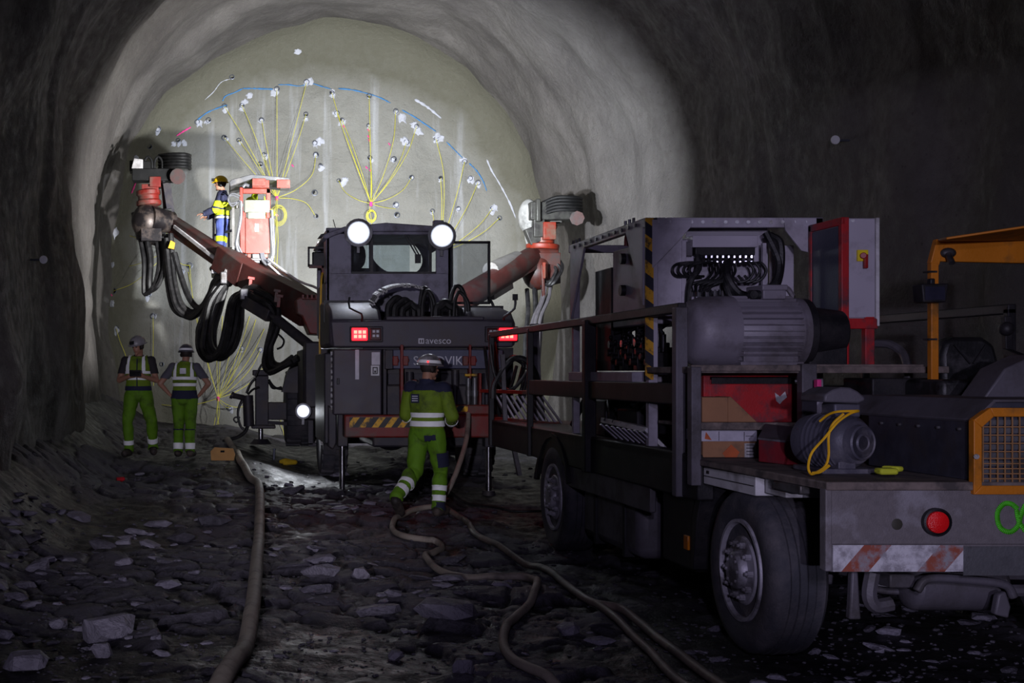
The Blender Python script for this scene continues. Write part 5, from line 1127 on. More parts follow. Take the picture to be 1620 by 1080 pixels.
        if band:
            def bd(m):
                n = 28; vs = [h(.122*f*math.cos(2*math.pi*i/n), -.005+.142*f*math.sin(2*math.pi*i/n), z) for z, f in ((.058, 1.0), (.092, .93)) for i in range(n)]
                m.add(vs, [(i, (i+1) % n, n+(i+1) % n, n+i) for i in range(n)])
            part('helmet_band', band, he, bd)
        if lamp:
            part('head_lamp', m_blk, he, lambda m: (m.cyl(h(0, .125, .085), h(0, .168, .085), .026, n=14), m.box(h(0, .13, .085), (.06, .03, .05), RH)))
        if muffs:
            for sx in (-1, 1):
                part('ear_muff', m_blk, he, lambda m: m.sph(h(sx*.092, -.01, -.02), (.028, .036, .045), 12, 10, RH))
        return he
    def eyes(s):
        for sx in (-1, 1): s.add('eye', m_eye, lambda m: m.sph(s.h(sx*.03, .084, .008), .011, 8, 6))
    def hair(s):
        H = s.H; up = s.RH @ Vector((0, 0, 1)); fw = s.RH @ Vector((0, 1, 0))
        s.shell('hair', m_hair, ['head'], [(H+up*-.045, -up), (H+fw*.045, fw)], .008, .003, solid=0)
    def boots(s, top=.17):
        for q in 'LR':
            s.shell('boot', m_boot, ['foot'+q, 'calf'+q], [(s.V['ank'+q]+(s.V['knee'+q]-s.V['ank'+q]).normalized()*top*.6, (s.V['knee'+q]-s.V['ank'+q]).normalized())], .013, .002)
    def trousers(s, mt, off=.024):
        J = s.V; pl = [(J['pelvis']+Vector((0, 0, .12)), (0, 0, 1))]
        return s.shell('trousers', mt, ['torso', 'thigh*', 'calf*'], pl+[], off, .010)

# walking worker seen from behind
g = P(676, 812, 14.2); gz = ground(g.x, 14.2)
W = Person('worker in lime jacket and trousers walking past the rig bumper', (g.x, 14.2, gz), math.radians(-32),
    dict(head=(.01, .04, 1.655), yaw=math.radians(38), pitch=-.06, kneeL=(-.11, -.10, .50), ankL=(-.15, -.50, .25), toeL=(-.15, -.40, .07), kneeR=(.11, .12, .51), ankR=(.12, .03, .10), toeR=(.13, .24, .045),
         elR=(.29, .0, 1.13), wrR=(.20, .22, 1.05), hdR=(-.3, 1, .1), plR=(-.3, 0, -1), elL=(-.28, .02, 1.13), wrL=(-.18, .22, 1.02), hdL=(.3, 1, 0), plL=(.3, 0, -1)), 1.0)
W.trousers(m_limeg, .026); W.boots()
W.shell('jacket', m_lime, ['torso', 'arm*', 'fore*'], [((0, 0, .985), (0, 0, -1)), ((0, 0, 1.40), (0, 0, 1))], .028, .008)
W.shell('jacket_yoke', m_navy, ['torso', 'arm*', 'neck'], [((0, 0, 1.39), (0, 0, -1)), ((0, 0, 1.545), (0, 0, 1))], .026, .006, 'navy shoulder yoke and collar')
W.zband('reflective_band', m_band, ['torso'], 1.105, 1.165, .037); W.zband('reflective_band', m_band, ['torso'], 1.005, 1.065, .037)
W.lband('R', -.12, .12, .037, 'fore'); W.lband('R', .62, .86, .037, 'fore'); W.lband('L', .0, .2, .037, 'fore')
W.shell('cuff', m_navy, ['calf*'], [((0, 0, .16), (0, 0, 1))], .029, .003)
for q in 'LR': W.lband(q, .40, .56, .033); W.lband(q, .68, .84, .033)
W.helmet(m_helw, True, False, m_band); W.hair(); W.eyes()
part('helmet_light', emat('red_rear_light', (255, 30, 30), 3), W.root, lambda m: m.sph(W.h(.10, -.08, .07), .010, 8, 6), label='small red light on the helmet')
W.add('back_logo', m_navy, lambda m: m.add([(-.13, -.158, 1.37), (-.03, -.160, 1.37), (-.03, -.162, 1.27), (-.13, -.160, 1.27)], [(0, 1, 2, 3)]), 'navy logo square on the jacket back')
W.add('logo_print', m_letter, lambda m: [m.add([(-.115, -.1635, z), (-.045, -.1645, z), (-.045, -.1645, z-.010), (-.115, -.1635, z-.010)], [(0, 1, 2, 3)]) for z in (1.35, 1.325, 1.30)])
W.shell('thigh_pocket', m_navy, ['thighR'], [((0, 0, .72), (0, 0, 1)), ((0, 0, .56), (0, 0, -1)), ((.12, 0, 0), (-1, 0, 0))], .042, .002, 'navy thigh pocket')
W.shell('back_pocket', m_navy, ['torso', 'thigh*'], [((0, 0, .92), (0, 0, 1)), ((0, 0, .87), (0, 0, -1)), ((.02, 0, 0), (-1, 0, 0)), ((.13, 0, 0), (1, 0, 0)), ((0, -.04, 0), (0, 1, 0))], .040, .002)

# worker looking down at a device, facing the camera
g = P(219, 722, 19.8); gz = ground(g.x, 19.8)+.01
A_ = Person('worker in lime vest facing the camera and holding a dark device', (g.x, 19.8, gz), math.radians(176),
    dict(head=(.0, .05, 1.65), yaw=math.radians(30), pitch=-.25, kneeR=(.15, .08, .52), ankR=(.14, .02, .10), toeR=(.18, .2, .045), kneeL=(-.22, .18, .54), ankL=(-.22, -.02, .13), toeL=(-.25, .16, .075),
         elR=(.28, .06, 1.14), wrR=(.10, .25, 1.20), hdR=(-.8, .6, .4), plR=(-.5, -.4, .7), elL=(-.28, .06, 1.14), wrL=(-.10, .25, 1.20), hdL=(.8, .6, .4), plL=(.5, -.4, .7), curl=.75), 1.04)
A_.trousers(m_limeg, .026); A_.boots(); A_.hair(); A_.eyes()
A_.shell('shirt', m_shirt, ['arm*', 'torso', 'neck'], [((0, 0, 1.545), (0, 0, 1)), ((0, 0, 1.24), (0, 0, -1))], .012, .003)
A_.shell('safety_vest', m_lime, ['torso', 'neck'], [((0, 0, 1.03), (0, 0, -1)), ((0, 0, 1.50), (0, 0, 1))], .028, .006)
A_.shell('belt', m_navy, ['torso', 'thigh*'], [((0, 0, 1.05), (0, 0, 1)), ((0, 0, .985), (0, 0, -1))], .034, .002)
A_.zband('reflective_band', m_band, ['torso'], 1.15, 1.20, .037); A_.zband('reflective_band', m_band, ['torso'], 1.24, 1.28, .037)
for x in (-1, 1): A_.shell('reflective_band', m_band, ['torso'], [((x*.105, 0, 0), (-1, 0, 0)), ((x*.105+.045, 0, 0), (1, 0, 0)), ((0, 0, 1.28), (0, 0, -1))], .036, .001)
A_.add('vest_zip', m_navy, lambda m: m.tube([(0, .168, 1.05), (0, .168, 1.2), (0, .165, 1.35), (0, .14, 1.46)], .008, 6, 4))
A_.lband('R', .66, .82, .033); A_.lband('L', .62, .80, .033)
A_.helmet(m_helw, True)
A_.add('device', m_blk, lambda m: m.box((0, .36, 1.245), (.17, .03, .10), Matrix.Rotation(-.5, 3, 'X')), 'dark handheld device', .006)

# worker seen from behind with hands on hips
g = P(292, 722, 19.7); gz = ground(g.x, 19.7)+.01
B_ = Person('worker in lime vest seen from behind with hands on hips', (g.x, 19.7, gz), math.radians(-8),
    dict(head=(.02, .035, 1.645), yaw=math.radians(-6), pitch=-.05, elR=(.40, -.06, 1.17), wrR=(.23, .03, .98), hdR=(-.55, .7, -.35), plR=(-.8, 0, .3), elL=(-.39, -.05, 1.17), wrL=(-.24, .02, .99), hdL=(.55, .7, -.35), plL=(.8, 0, .3), kneeL=(-.10, .02, .5), ankL=(-.10, -.03, .10), toeL=(-.12, .17, .045), kneeR=(.09, .03, .5), ankR=(.09, .0, .10), toeR=(.11, .2, .045)), .97)
B_.trousers(m_limeg, .028); B_.boots(); B_.hair(); B_.eyes()
B_.shell('shirt', m_tee, ['arm*', 'torso', 'neck'], [((0, 0, 1.545), (0, 0, 1)), ((0, 0, 1.255), (0, 0, -1))], .016, .004)
B_.shell('safety_vest', m_lime, ['torso', 'neck'], [((0, 0, 1.02), (0, 0, -1)), ((0, 0, 1.52), (0, 0, 1))], .028, .006)
B_.zband('vest_hem', m_navy, ['torso', 'thigh*'], .93, 1.06, .036, 'navy hem of the vest')
B_.zband('reflective_band', m_band, ['torso'], 1.135, 1.185, .037); B_.zband('reflective_band', m_band, ['torso'], 1.235, 1.285, .037)
for x in (-1, 1): B_.shell('reflective_band', m_band, ['torso'], [((x*.12-.022, 0, 0), (-1, 0, 0)), ((x*.12+.022, 0, 0), (1, 0, 0)), ((0, 0, 1.28), (0, 0, -1))], .036, .001)
B_.add('back_logo', m_letter, lambda m: m.add([(-.05, -.158, 1.42), (.05, -.158, 1.42), (.05, -.160, 1.33), (-.05, -.160, 1.33)], [(0, 1, 2, 3)]), 'grey logo square on the vest back')
B_.lband('R', .70, .96, .035); B_.lband('L', .70, .96, .035)
B_.zband('knee_strap', m_navy, ['calf*'], .42, .445, .034)
B_.helmet(m_helg, False, False, m_band, .3)

# worker in the basket, in profile
C_ = Person('worker with yellow helmet and ear muffs standing in the lifted basket', (P(352, 0, 23.95).x, 23.95, 3.522), math.radians(84),
    dict(head=(.0, .04, 1.655), yaw=math.radians(-4), elR=(.24, .08, 1.16), wrR=(.20, .30, 1.06), hdR=(-.2, 1, 0), plR=(-.3, 0, -1), elL=(-.24, .10, 1.16), wrL=(-.18, .32, 1.08), hdL=(.2, 1, 0), plL=(.3, 0, -1)), 1.0)
C_.trousers(m_jean, .024); C_.boots(); C_.hair(); C_.eyes()
C_.shell('jacket', m_navy, ['torso', 'arm*', 'fore*', 'neck'], [((0, 0, .98), (0, 0, -1)), ((0, 0, 1.53), (0, 0, 1))], .025, .008)
m_fy = mat('bright_yellow_cloth', (206, 226, 30), .8, 0, .06, 10)
C_.zband('jacket_panel', m_fy, ['torso', 'arm*'], 1.05, 1.30, .032, 'yellow middle of the jacket'); C_.zband('reflective_band', m_navy, ['torso', 'arm*'], 1.16, 1.19, .038)
C_.zband('reflective_band', m_band, ['torso', 'thigh*'], .99, 1.03, .036); C_.zband('knee_patch', m_fy, ['thigh*', 'calf*'], .56, .66, .032)
C_.helmet(m_hely, True, True)

# second worker half hidden behind the basket panel
D_ = Person('worker in lime jacket half hidden behind the orange basket panel', (P(404, 0, 24.15).x, 24.15, 3.522), math.radians(-60),
    dict(head=(.0, .04, 1.60), elR=(.26, .10, 1.20), wrR=(.16, .30, 1.16), hdR=(-.3, 1, 0), plR=(-.3, 0, -1), elL=(-.26, .10, 1.2), wrL=(-.16, .30, 1.16), hdL=(.3, 1, 0), plL=(.3, 0, -1)), .97)
D_.trousers(m_navy, .024); D_.boots(); D_.hair(); D_.eyes(); D_.helmet(m_helw, False)
D_.shell('jacket', m_fy, ['torso', 'arm*', 'fore*', 'neck'], [((0, 0, .98), (0, 0, -1)), ((0, 0, 1.53), (0, 0, 1))], .025, .008)
# ---------------------------------------------------------------- tunnel face: boreholes, paint, detonator cords
m_hole = mat('borehole_dark', (22, 22, 24), .9, bump=0)
m_grout = mat('white_grout', (184, 186, 196), .8, 0, .12, 20)
m_collar = mat('collar_steel', (96, 100, 112), .4, .4, bump=0)
m_cord = mat('yellow_detonator_cord', (222, 214, 70), .5, bump=0)
m_blue = mat('blue_spray', (62, 122, 176), .7, bump=0)
m_pink = mat('pink_spray', (246, 70, 150), .7, bump=0)
HOLES = [(250, 204), (355, 168), (383, 167), (367, 122), (330, 190), (312, 193), (282, 222), (237, 232), (414, 190), (438, 141), (485, 130), (484, 181), (418, 245), (355, 218), (378, 222), (412, 260), (500, 245), (498, 226), (507, 262), (498, 305), (525, 147), (533, 179), (541, 190), (584, 152), (583, 199), (585, 250), (626, 176), (659, 200), (643, 225), (623, 252), (651, 281), (536, 286), (626, 324), (690, 220), (697, 282), (735, 256), (756, 289), (779, 330), (684, 334), (628, 340), (186, 322), (178, 364), (176, 418), (180, 460), (177, 480), (184, 520), (242, 500), (256, 576), (287, 430), (383, 551), (378, 480), (300, 420), (412, 553), (392, 640), (363, 645), (500, 342), (725, 330), (744, 282), (640, 360), (790, 345), (235, 465), (215, 560)]
bpy.context.view_layer.update()
def on_face(x, y, off=.0):
    """the point of the tunnel face seen at photo pixel (x, y), moved towards the tunnel by off"""
    o0 = Vector((0, 0, CAMZ)); d = (P(x, y, 10)-o0).normalized()
    ok, loc, nrm, _ = wall_back.ray_cast(o0, d)
    return loc-d*(off/abs(d.y)) if ok else P(x, y, FACE_Y-off)
hb = MB(); hb.lathe([(.062, .03), (.066, -.015), (.05, -.02), (.045, .02)], (0, 0, 0), (0, 1, 0), 14); hb.cm = 1; hb.cyl((0, .012, 0), (0, .02, 0), .048, n=14)
hole_me = hb.mesh('borehole'); hole_me.materials.append(m_collar); hole_me.materials.append(m_hole)
rnd = random.Random(3)
splash = []
for k in range(6):
    m = MB(); n = 16
    def rim(sc, off):
        return [Vector((math.cos(2*math.pi*i/n)*sc*(.6+.8*rr[i]), off, math.sin(2*math.pi*i/n)*sc*(.6+.8*rr[(i*5) % n])*(1.25 if i > n/2 else .8))) for i in range(n)]
    rr = [rnd.random() for _ in range(n)]
    vs = [Vector((0, -.012, 0))]+rim(.07, -.02)+rim(.125, .02)
    m.add(vs, [(0, 1+i, 1+(i+1) % n) for i in range(n)]+[(1+i, 1+n+i, 1+n+(i+1) % n, 1+(i+1) % n) for i in range(n)])
    splash.append(m.mesh('grout_splash')); splash[-1].materials.append(m_grout)
for k, (x, y) in enumerate(HOLES):
    o = bpy.data.objects.new('borehole', hole_me); COL.objects.link(o); o.parent = wall_back
    o.location = on_face(x, y, .012); s = rnd.uniform(.8, 1.15); o.scale = (s, 1, s)
    if k % 4 != 3:
        o = bpy.data.objects.new('grout_splash', splash[k % 6]); COL.objects.link(o); o.parent = wall_back
        o.location = on_face(x+rnd.uniform(-3, 3), y+rnd.uniform(-1, 4), .004); s = rnd.uniform(.4, .8); o.scale = (s, 1, s*rnd.uniform(.7, 1.4)); o.rotation_euler = (0, rnd.uniform(-.5, .5), 0)
for k, (x, y) in enumerate([(388, 160), (393, 150), (433, 146), (488, 128), (527, 143), (634, 185), (655, 196), (690, 214), (698, 218), (505, 222), (484, 188), (274, 226), (290, 224), (213, 250), (660, 205), (640, 222), (735, 252), (782, 328), (545, 285), (470, 80)]):
    o = bpy.data.objects.new('grout_splash', splash[k % 6]); COL.objects.link(o); o.parent = wall_back
    o.location = on_face(x, y, .006); s = rnd.uniform(.45, .95); o.scale = (s, 1, s*rnd.uniform(.6, 1.3)); o.rotation_euler = (0, rnd.uniform(-1, 1), 0)
def face_ribbon(name, pts, w, mt, seed):
    r_ = random.Random(seed); q = spline([Vector((x, y, 0)) for x, y in pts], 6); m = MB(); L = []; R = []
    for i, p in enumerate(q):
        a = q[max(i-1, 0)]; b = q[min(i+1, len(q)-1)]; d = (b-a).normalized(); nrm = Vector((-d.y, d.x, 0)); ww = w*r_.uniform(.3, .8)*(.35 if i in (0, len(q)-1) else 1)
        L.append(on_face(p.x+nrm.x*ww, p.y+nrm.y*ww, .014)); R.append(on_face(p.x-nrm.x*ww, p.y-nrm.y*ww, .014))
    n = len(q); m.add(L+R, [(i, i+1, n+i+1, n+i) for i in range(n-1)])
    o = m.build(name, mt, wall_back); o.modifiers.new('thick', 'SOLIDIFY').thickness = .004
face_ribbon('blue_paint_line', [(312, 190), (328, 178), (350, 169), (360, 166)], 1.8, m_blue, 1)
face_ribbon('blue_paint_line', [(352, 160), (357, 152), (372, 146), (384, 140)], 1.6, m_blue, 2)
face_ribbon('blue_paint_line', [(384, 140), (400, 140), (416, 140.5), (432, 141)], 2.0, m_blue, 3)
face_ribbon('blue_paint_line', [(440, 134), (456, 134), (474, 136), (492, 132), (510, 137), (524, 141)], 1.5, m_blue, 4)
face_ribbon('blue_paint_line', [(535, 140), (556, 142), (578, 147), (600, 154), (618, 163)], 1.7, m_blue, 5)
face_ribbon('blue_paint_line', [(636, 174), (654, 184), (672, 196), (690, 208)], 1.7, m_blue, 6)
face_ribbon('blue_paint_line', [(706, 224), (720, 238), (732, 250)], 1.7, m_blue, 7)
face_ribbon('blue_paint_line', [(742, 258), (754, 270), (764, 286), (770, 302)], 1.7, m_blue, 8)
face_ribbon('pink_paint_line', [(279, 215), (290, 208), (302, 201)], 2.2, m_pink, 9)
face_ribbon('pink_paint_line', [(208, 306), (212, 296), (216, 286)], 2.0, m_pink, 10)
for x, y in ((583, 206), (583, 216), (584, 222), (580, 265), (586, 270), (616, 228), (544, 200), (176, 466), (463, 262)):
    face_ribbon('pink_paint_dab', [(x-1.5, y-2), (x, y), (x+1.5, y+2)], 1.6, m_pink, x)
face_ribbon('grout_smear', [(656, 157), (668, 164), (680, 172), (698, 187)], 3.2, m_grout, 20)
face_ribbon('grout_smear', [(770, 252), (778, 270), (790, 290), (806, 320), (816, 345)], 2.2, m_grout, 21)
face_ribbon('grout_smear', [(367, 124), (350, 130), (338, 145), (324, 158)], 1.0, m_grout, 22)

def cords(label, node, ends, extra=(), coil=None, nodeY=29.35):
    nd = P(node[0], node[1], nodeY)
    t = thing('detonator_cord_bundle', label, 'cord bundle', nd, 'bundles of yellow cord on the tunnel face')
    for x, y, bow in ends:
        e = on_face(x, y, .02); mid = (nd+e)/2+Vector((0, -.12, -abs(bow)*.0))
        d = e-nd; side = Vector((d.z, 0, -d.x)).normalized()
        q1 = nd.lerp(e, .33)+side*bow*.3+Vector((0, -.1, -.04)); q2 = nd.lerp(e, .7)+side*bow*.38+Vector((0, -.06, -.03))
        part('cord', m_cord, t, lambda m: m.tube([nd, q1, q2, e], .0065, 5, 6))
    for pts in extra:
        part('cord', m_cord, t, lambda m: m.tube([P(x, y, nodeY+.1*math.sin(x)) for x, y in pts], .0065, 5, 5))
    part('cord_knot', m_pink, t, lambda m: m.cyl(nd+Vector((0, 0, -.06)), nd+Vector((0, 0, .04)), .035, n=8))
    if coil:
        cx, cy, r = coil; c = P(cx, cy, nodeY)
        for k in range(4):
            rr_ = S(r, nodeY)*(.75+.12*k)
            part('cord_coil', m_cord, t, lambda m: m.tube([c+Vector((math.cos(a)*rr_*.9, .03*k, math.sin(a)*rr_*1.15)) for a in [2*math.pi*i/14+k for i in range(16)]], .0065, 5, 2))
cords('yellow cords fanning up behind the basket roof from a coil', (438, 313), [(355, 168, .1), (383, 167, .1), (355, 218, .0), (378, 222, .1), (414, 190, 0), (418, 245, 0), (438, 141, 0), (485, 130, 0), (484, 181, .05), (500, 245, .6), (498, 340, -.5)], [[(438, 313), (436, 330), (437, 360), (435, 400), (434, 440), (437, 480)], [(439, 315), (438, 345), (440, 380), (438, 420), (438, 470)]], (441, 340, 13))
cords('yellow cords fanning above the cab between its two roof lamps', (587, 322), [(525, 147, -.1), (533, 179, 0), (541, 190, .1), (584, 152, 0), (583, 199, .05), (585, 250, .06), (626, 176, .3), (659, 200, .3), (643, 225, .2), (651, 281, .3), (536, 286, -.3), (626, 330, 0)], [[(587, 322), (585, 332), (588, 350), (587, 380)]], (588, 341, 8))
cords('faint yellow cords fanning above the open cab door', (693, 400), [(690, 220, .4), (697, 282, .1), (735, 256, .05), (756, 289, .1), (779, 330, .2), (684, 334, 0), (790, 345, .2)])
cords('yellow cords fanning behind the standing worker with hands on hips', (345, 630), [(298, 430, -.1), (300, 420, -.25), (378, 480, .1), (383, 551, .1), (412, 553, .25), (395, 500, .1), (405, 505, .2), (418, 520, .2), (340, 480, 0), (352, 500, 0), (392, 640, .2), (363, 645, .05), (256, 640, -.1), (420, 575, .3)], [[(345, 630), (343, 648), (340, 665), (336, 690)], [(345, 630), (344, 650), (346, 672), (350, 692)], [(345, 632), (347, 655), (343, 672), (341, 690)]])
cords('yellow cords gathered behind the left boom hoses near the wall', (268, 392), [(186, 322, .5), (178, 364, .05), (176, 418, -.35), (180, 460, -.3), (300, 420, .2), (240, 300, .2)])
for lab, pts in (('short yellow cord hanging between the two standing workers', [(242, 500), (242.5, 530), (242, 570), (243, 610)]), ('short yellow cord dangling left of the left worker', [(184, 520), (190, 540), (198, 560), (203, 580)]), ('yellow cord hanging low between outrigger and carrier wheel', [(446, 655), (444, 670), (449, 685), (446, 702), (452, 712)])):
    m = MB(); m.tube([on_face(x, y, .10) for x, y in pts], .0065, 5, 5); tag(m.build('shock_tube', m_cord), lab, 'cord', 'single yellow cords on the tunnel face')

# ---------------------------------------------------------------- hoses on the floor
import bisect
_ys, _xs, _zg = ys.tolist(), xs.tolist(), Zg.tolist()
def zcell(x, y):
    i = min(max(bisect.bisect(_ys, y)-1, 0), len(_ys)-2); j = min(max(int((x-_xs[0])/(_xs[1]-_xs[0])), 0), len(_xs)-2)
    return _zg[i][j], _zg[i][j+1], _zg[i+1][j], _zg[i+1][j+1]
def fz(x, y):
    return max(zcell(x, y))
m_fh = mat('dusty_canvas_hose', (158, 147, 134), .7, 0, .12, 10, (118, 110, 102), .35, 5, .2)
HOSEPTS = []
def floor_hose(label, pix, r, name='water_hose', free=(), mt=None):
    pts = [G(x, y, r) for x, y in pix]
    q = spline(pts, 6); out = []
    for p in q:
        out.append(Vector((p.x, p.y, max(fz(p.x+a, p.y+b) for a in (-.05, 0, .05) for b in (-.10, -.05, 0, .05))+r*.75))); HOSEPTS.append((p.x, p.y, r))
    for _ in range(3):
        out = [out[0]]+[Vector((b.x, b.y, max(b.z, (a.z+c_.z)/2))) for a, b, c_ in zip(out, out[1:], out[2:])]+[out[-1]]
    out = [Vector(p) for p in free]+out
    m = MB(); m.tube(out, r, 12, 2); o = m.build(name, mt or m_fh)
    return tag(o, label, 'hose')
floor_hose('thick grey hose running straight from the outrigger to the lower left foreground', [(335, 1110), (362, 1075), (385, 1030), (399, 970), (406, 900), (410, 840), (411, 790), (408, 766), (396, 752), (388, 738), (378, 722), (370, 706), (360, 696)], .056)
floor_hose('thin tan hose winding past the walking worker into the middle foreground', [(690, 804), (655, 808), (628, 818), (621, 832), (638, 847), (672, 853), (693, 855), (699, 863), (688, 873), (673, 883), (690, 897), (735, 911), (790, 915), (835, 918), (850, 932), (842, 953), (816, 974), (798, 998), (799, 1022), (820, 1045), (862, 1065), (905, 1085)], .031, free=[P(741, 655, 16.3), P(739, 690, 15.9), P(728, 730, 15.3), P(712, 770, 14.9)])
floor_hose('thin brown hose running from the walking worker diagonally under the truck side', [(705, 806), (735, 820), (752, 845), (785, 864), (812, 878), (848, 894), (890, 922), (940, 955), (985, 966), (1020, 985), (1055, 1015), (1100, 1045), (1160, 1090)], .03, mt=mat('brown_hose', (124, 110, 100), .6, 0, .15, 10, (80, 74, 72), .4))
floor_hose('second thin hose lying against the brown hose near the truck wheel', [(930, 948), (965, 972), (1000, 1000), (1035, 1030), (1070, 1062), (1105, 1092)], .028, mt=MATS['brown_hose'])
floor_hose('black cable lying on the floor below the rig bumper', [(700, 775), (740, 790), (790, 800), (835, 803), (880, 800)], .018, 'power_cable', mt=m_blk)

# ---------------------------------------------------------------- loose rock
m_stone = rock_mat('broken_rock', (112, 108, 122), (146, 141, 154), (96, 92, 104), rough=(.45, .8), pits=.15)
m_stone_d = rock_mat('dark_broken_rock', (72, 69, 78), (96, 92, 102), (58, 56, 63), rough=(.4, .8), pits=.15)
def rock_mesh(seed, flat=.5, n=22):
    r_ = random.Random(seed); bm = bmesh.new()
    for _ in range(n):
        a = r_.uniform(0, 2*math.pi); z = r_.uniform(-1, 1); rr_ = math.sqrt(1-z*z)*r_.uniform(.85, 1.0)
        z = max(-.8, min(.72, z))
        bm.verts.new((math.cos(a)*rr_*.5, math.sin(a)*rr_*.5*.8, z*.5*flat))
    g = bmesh.ops.convex_hull(bm, input=bm.verts)
    bmesh.ops.delete(bm, geom=[v for v in bm.verts if not v.link_faces], context='VERTS')
    bmesh.ops.dissolve_limit(bm, angle_limit=math.radians(12), verts=bm.verts, edges=bm.edges)
    bmesh.ops.recalc_face_normals(bm, faces=bm.faces)
    me = bpy.data.meshes.new('stone'); bm.to_mesh(me); bm.free(); return me
rocks = [rock_mesh(100+k, .28+.09*(k % 5)) for k in range(14)]
for k, me in enumerate(rocks): me.materials.append(m_stone if k % 3 else m_stone_d)
def clear_of_hose(x, y, r):
    return all((x-a)**2+(y-b)**2 > (r*.55+c_+.02)**2 for a, b, c_ in HOSEPTS)
HERO = [('broad pale boulder slab in the lower left foreground', 172, 1000, 112, .55, .4), ('pale rock at the left picture edge below the boulder slab', 40, 1052, 84, .5, -.3), ('upright pale rock just below the boulder slab', 160, 1035, 40, .9, .3), ('angular rock left of the boulder slab', 92, 985, 46, .6, 1.2),
        ('broad flat slab right of the straight thick hose', 505, 920, 74, .4, .2), ('thin long slab just below the broad flat slab', 500, 945, 64, .3, .1), ('rounded rock beside the broad flat slab', 570, 920, 40, .7, .6), ('long flat slab in the middle foreground', 600, 970, 86, .35, -.1), ('wide pale slab pointing right in the middle foreground', 705, 982, 118, .36, .08), ('pyramid shaped rock near the bottom centre', 733, 1060, 46, .9, .5), ('small pale block below the long flat slab', 627, 1030, 30, .9, .2), ('dark rounded boulder near the bottom right of the winding hose', 900, 1000, 44, .6, .1), ('block of rock lying alone in the mud on the left', 196, 898, 34, .6, .2), ('flat slab crossing the mud above the broad flat slab', 450, 866, 60, .35, -.25)]
for lab, x, y, w, fl, rz in HERO:
    p = G(x, y); s = S(w, p.y); me = rock_mesh(sum(map(ord, lab)), fl*1.1, 26); me.materials.append(m_stone)
    o = bpy.data.objects.new('loose_rock', me); COL.objects.link(o); o.scale = (s, s, s*.9); o.rotation_euler = (random.uniform(-.15, .15), random.uniform(-.12, .12), rz)
    o.location = (p.x, p.y, fz(p.x, p.y)+s*fl*.24); tag(o, lab, 'rock', 'large loose rocks on the tunnel floor')
    HOSEPTS.append((p.x, p.y, s*.45))
rnd = random.Random(11); cnt = 0
while cnt < 290:
    x = rnd.uniform(-10, 1120); y = 725+350*rnd.random()**.75
    if cnt > 215: x = rnd.uniform(1090, 1640); y = rnd.uniform(930, 1085)
    elif x > 830 and y < 905: continue
    p = G(x, y)
    if (p.x > 2.9 and p.y > 6 and cnt <= 215) or p.x < -2.2 or p.x > 6.8: continue
    if abs(p.y-7.9) < .5 and (3.1 < p.x < 3.7 or 5.1 < p.x < 5.7): continue
    dens = float(fbm(p.x*.55, p.y*.45, 0, 2, 191))
    if cnt <= 215 and rnd.random() > .55+dens*.9: continue
    s = S(rnd.uniform(12, 26)+34*rnd.random()**4, p.y)
    if s > .45 or not clear_of_hose(p.x, p.y, s): continue
    o = bpy.data.objects.new('stone', rocks[rnd.randrange(14)]); COL.objects.link(o); o.parent = floor
    o.location = (p.x, p.y, fz(p.x, p.y)+s*.04); o.scale = (s*1.2, s*.9, s*.8); o.rotation_euler = (rnd.uniform(-.25, .25), rnd.uniform(-.25, .25), rnd.uniform(-.7, .7)); cnt += 1
gb = MB(); protos = [[v.co.copy() for v in rocks[k].vertices] for k in range(6)]; pf = [[tuple(p.vertices) for p in rocks[k].polygons] for k in range(6)]
for _ in range(3600):
    x = rnd.uniform(-20, 1640); y = 700+390*rnd.random()**.8
    p = G(x, y)
    if p.x > 7.5 or p.x < -2.4 or p.y > 24: continue
    s = S(rnd.uniform(4, 11), p.y); k = rnd.randrange(6); R = Matrix.Rotation(rnd.uniform(0, 6.3), 3, 'Z') @ Matrix.Rotation(rnd.uniform(-.5, .5), 3, 'X')
    b = Vector((p.x, p.y, min(zcell(p.x, p.y))+s*.12)); gb.add([b+R @ (v*s) for v in protos[k]], pf[k])
gravel = gb.build('gravel', m_stone_d, floor, fix=False, ang=20); gravel['kind'] = 'stuff'

# ---------------------------------------------------------------- small finds on floor and walls
c = G(352, 733)
cp = MB(); z0 = fz(c.x, c.y)+.02; R = Matrix.Rotation(math.radians(58), 3, 'X')
o_ = [(-.17, -.1), (.17, -.1), (.19, .0), (.16, .1), (-.12, .12), (-.18, .05)]
cp.prism([c*0+Vector((c.x, c.y, z0+.11))+R @ Vector((a, b, 0)) for a, b in o_], R @ Vector((0, 0, .02)))
cpo = cp.build('carton_piece', mat('tan_cardboard', (206, 156, 96), .8, 0, .1, 6), bev=.003); tag(cpo, 'tan cardboard piece leaning beside the thick hose near the outrigger', 'cardboard')
part('hand_hole', m_hole, cpo, lambda m: m.prism([Vector((c.x, c.y, z0+.11))+R @ Vector((a, b, -.004)) for a, b in ((-.03, .03), (.03, .03), (.03, .06), (-.03, .06))], R @ Vector((0, 0, .03))))
c = G(455, 732)
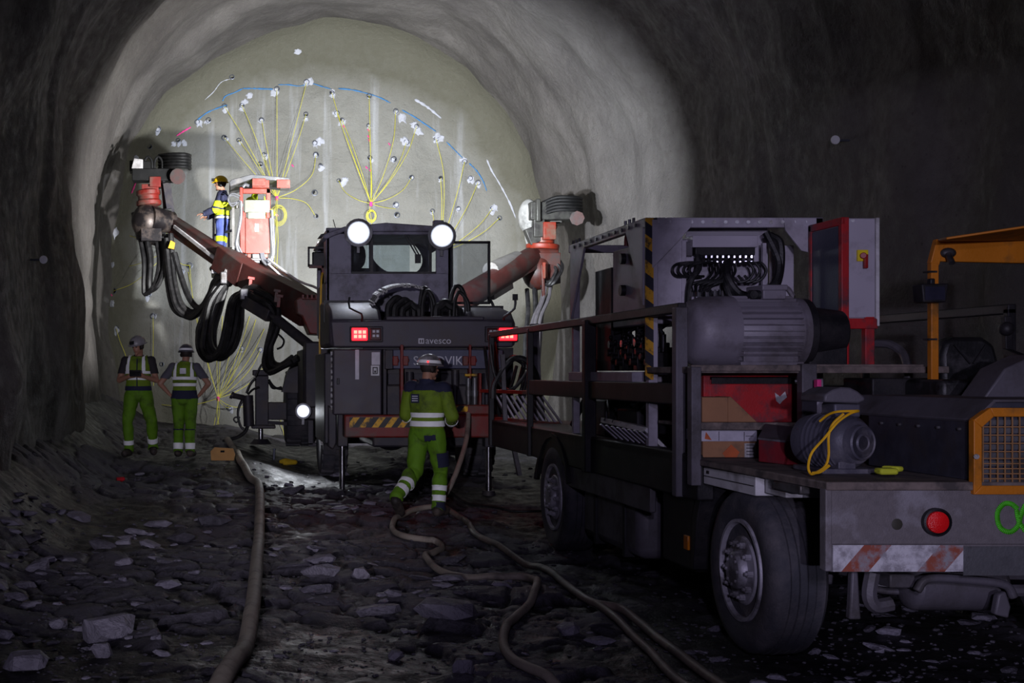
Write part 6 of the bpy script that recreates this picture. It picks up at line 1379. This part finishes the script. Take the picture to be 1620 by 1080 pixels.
yb = MB(); zz = fz(c.x, c.y); yb.tube([(c.x-.12, c.y, zz+.05), (c.x-.04, c.y-.04, zz+.08), (c.x+.05, c.y+.03, zz+.06), (c.x+.13, c.y, zz+.05), (c.x+.06, c.y-.05, zz+.05), (c.x-.08, c.y-.06, zz+.04)], .04, 8, 4)
tag(yb.build('rag', mat('yellow_rag', (206, 170, 30), .8)), 'crumpled yellow bag lying on the rubble below the carrier lamp', 'bag')
c = G(433, 722); rd = MB(); zz = fz(c.x, c.y); rd.cyl((c.x, c.y, zz-.08), (c.x+.01, c.y, zz+.17), .022, n=10); rd.cyl((c.x+.01, c.y, zz+.17), (c.x+.01, c.y, zz+.19), .03, n=10)
tag(rd.build('steel_stake', m_collar), 'short steel stake standing in the rubble left of the yellow bag', 'stake')
c = G(190, 756); cn = MB(); zz = fz(c.x, c.y); cn.cyl((c.x-.05, c.y, zz+.04), (c.x+.05, c.y+.03, zz+.045), .036, n=12); cn.cyl((c.x+.05, c.y+.03, zz+.045), (c.x+.058, c.y+.033, zz+.045), .03, n=12)
tag(cn.build('drink_can', mat('red_can', (190, 30, 40), .35, bump=0)), 'small red can lying in the mud near the left wall', 'can')
bpy.context.view_layer.update()
dg = bpy.context.evaluated_depsgraph_get()
for x, y, lab in ((48, 411, 'round white survey target bolted to the left tunnel wall'), (1343, 222, 'round white survey target bolted to the right tunnel wall')):
    d = (P(x, y, 10)-Vector((0, 0, CAMZ))).normalized()
    ok, loc, nrm, _, _, _ = SC.ray_cast(dg, Vector((0, 0, CAMZ)), d)
    st = thing('survey_target', lab, 'survey target', loc)
    side = 1 if x < 800 else -1
    part('target_bolt', m_collar, st, lambda m: m.cyl(loc-Vector((side*.08, 0, 0)), loc+Vector((side*.16, 0, 0)), .014, n=8))
    part('target_disc', m_band, st, lambda m: m.lathe([(.015, -.012), (.052, -.012), (.055, .0), (.05, .012), (.01, .012)], loc+Vector((side*.18, -.03, 0)), Vector((0, 1, 0)), 20), label='white reflective disc')
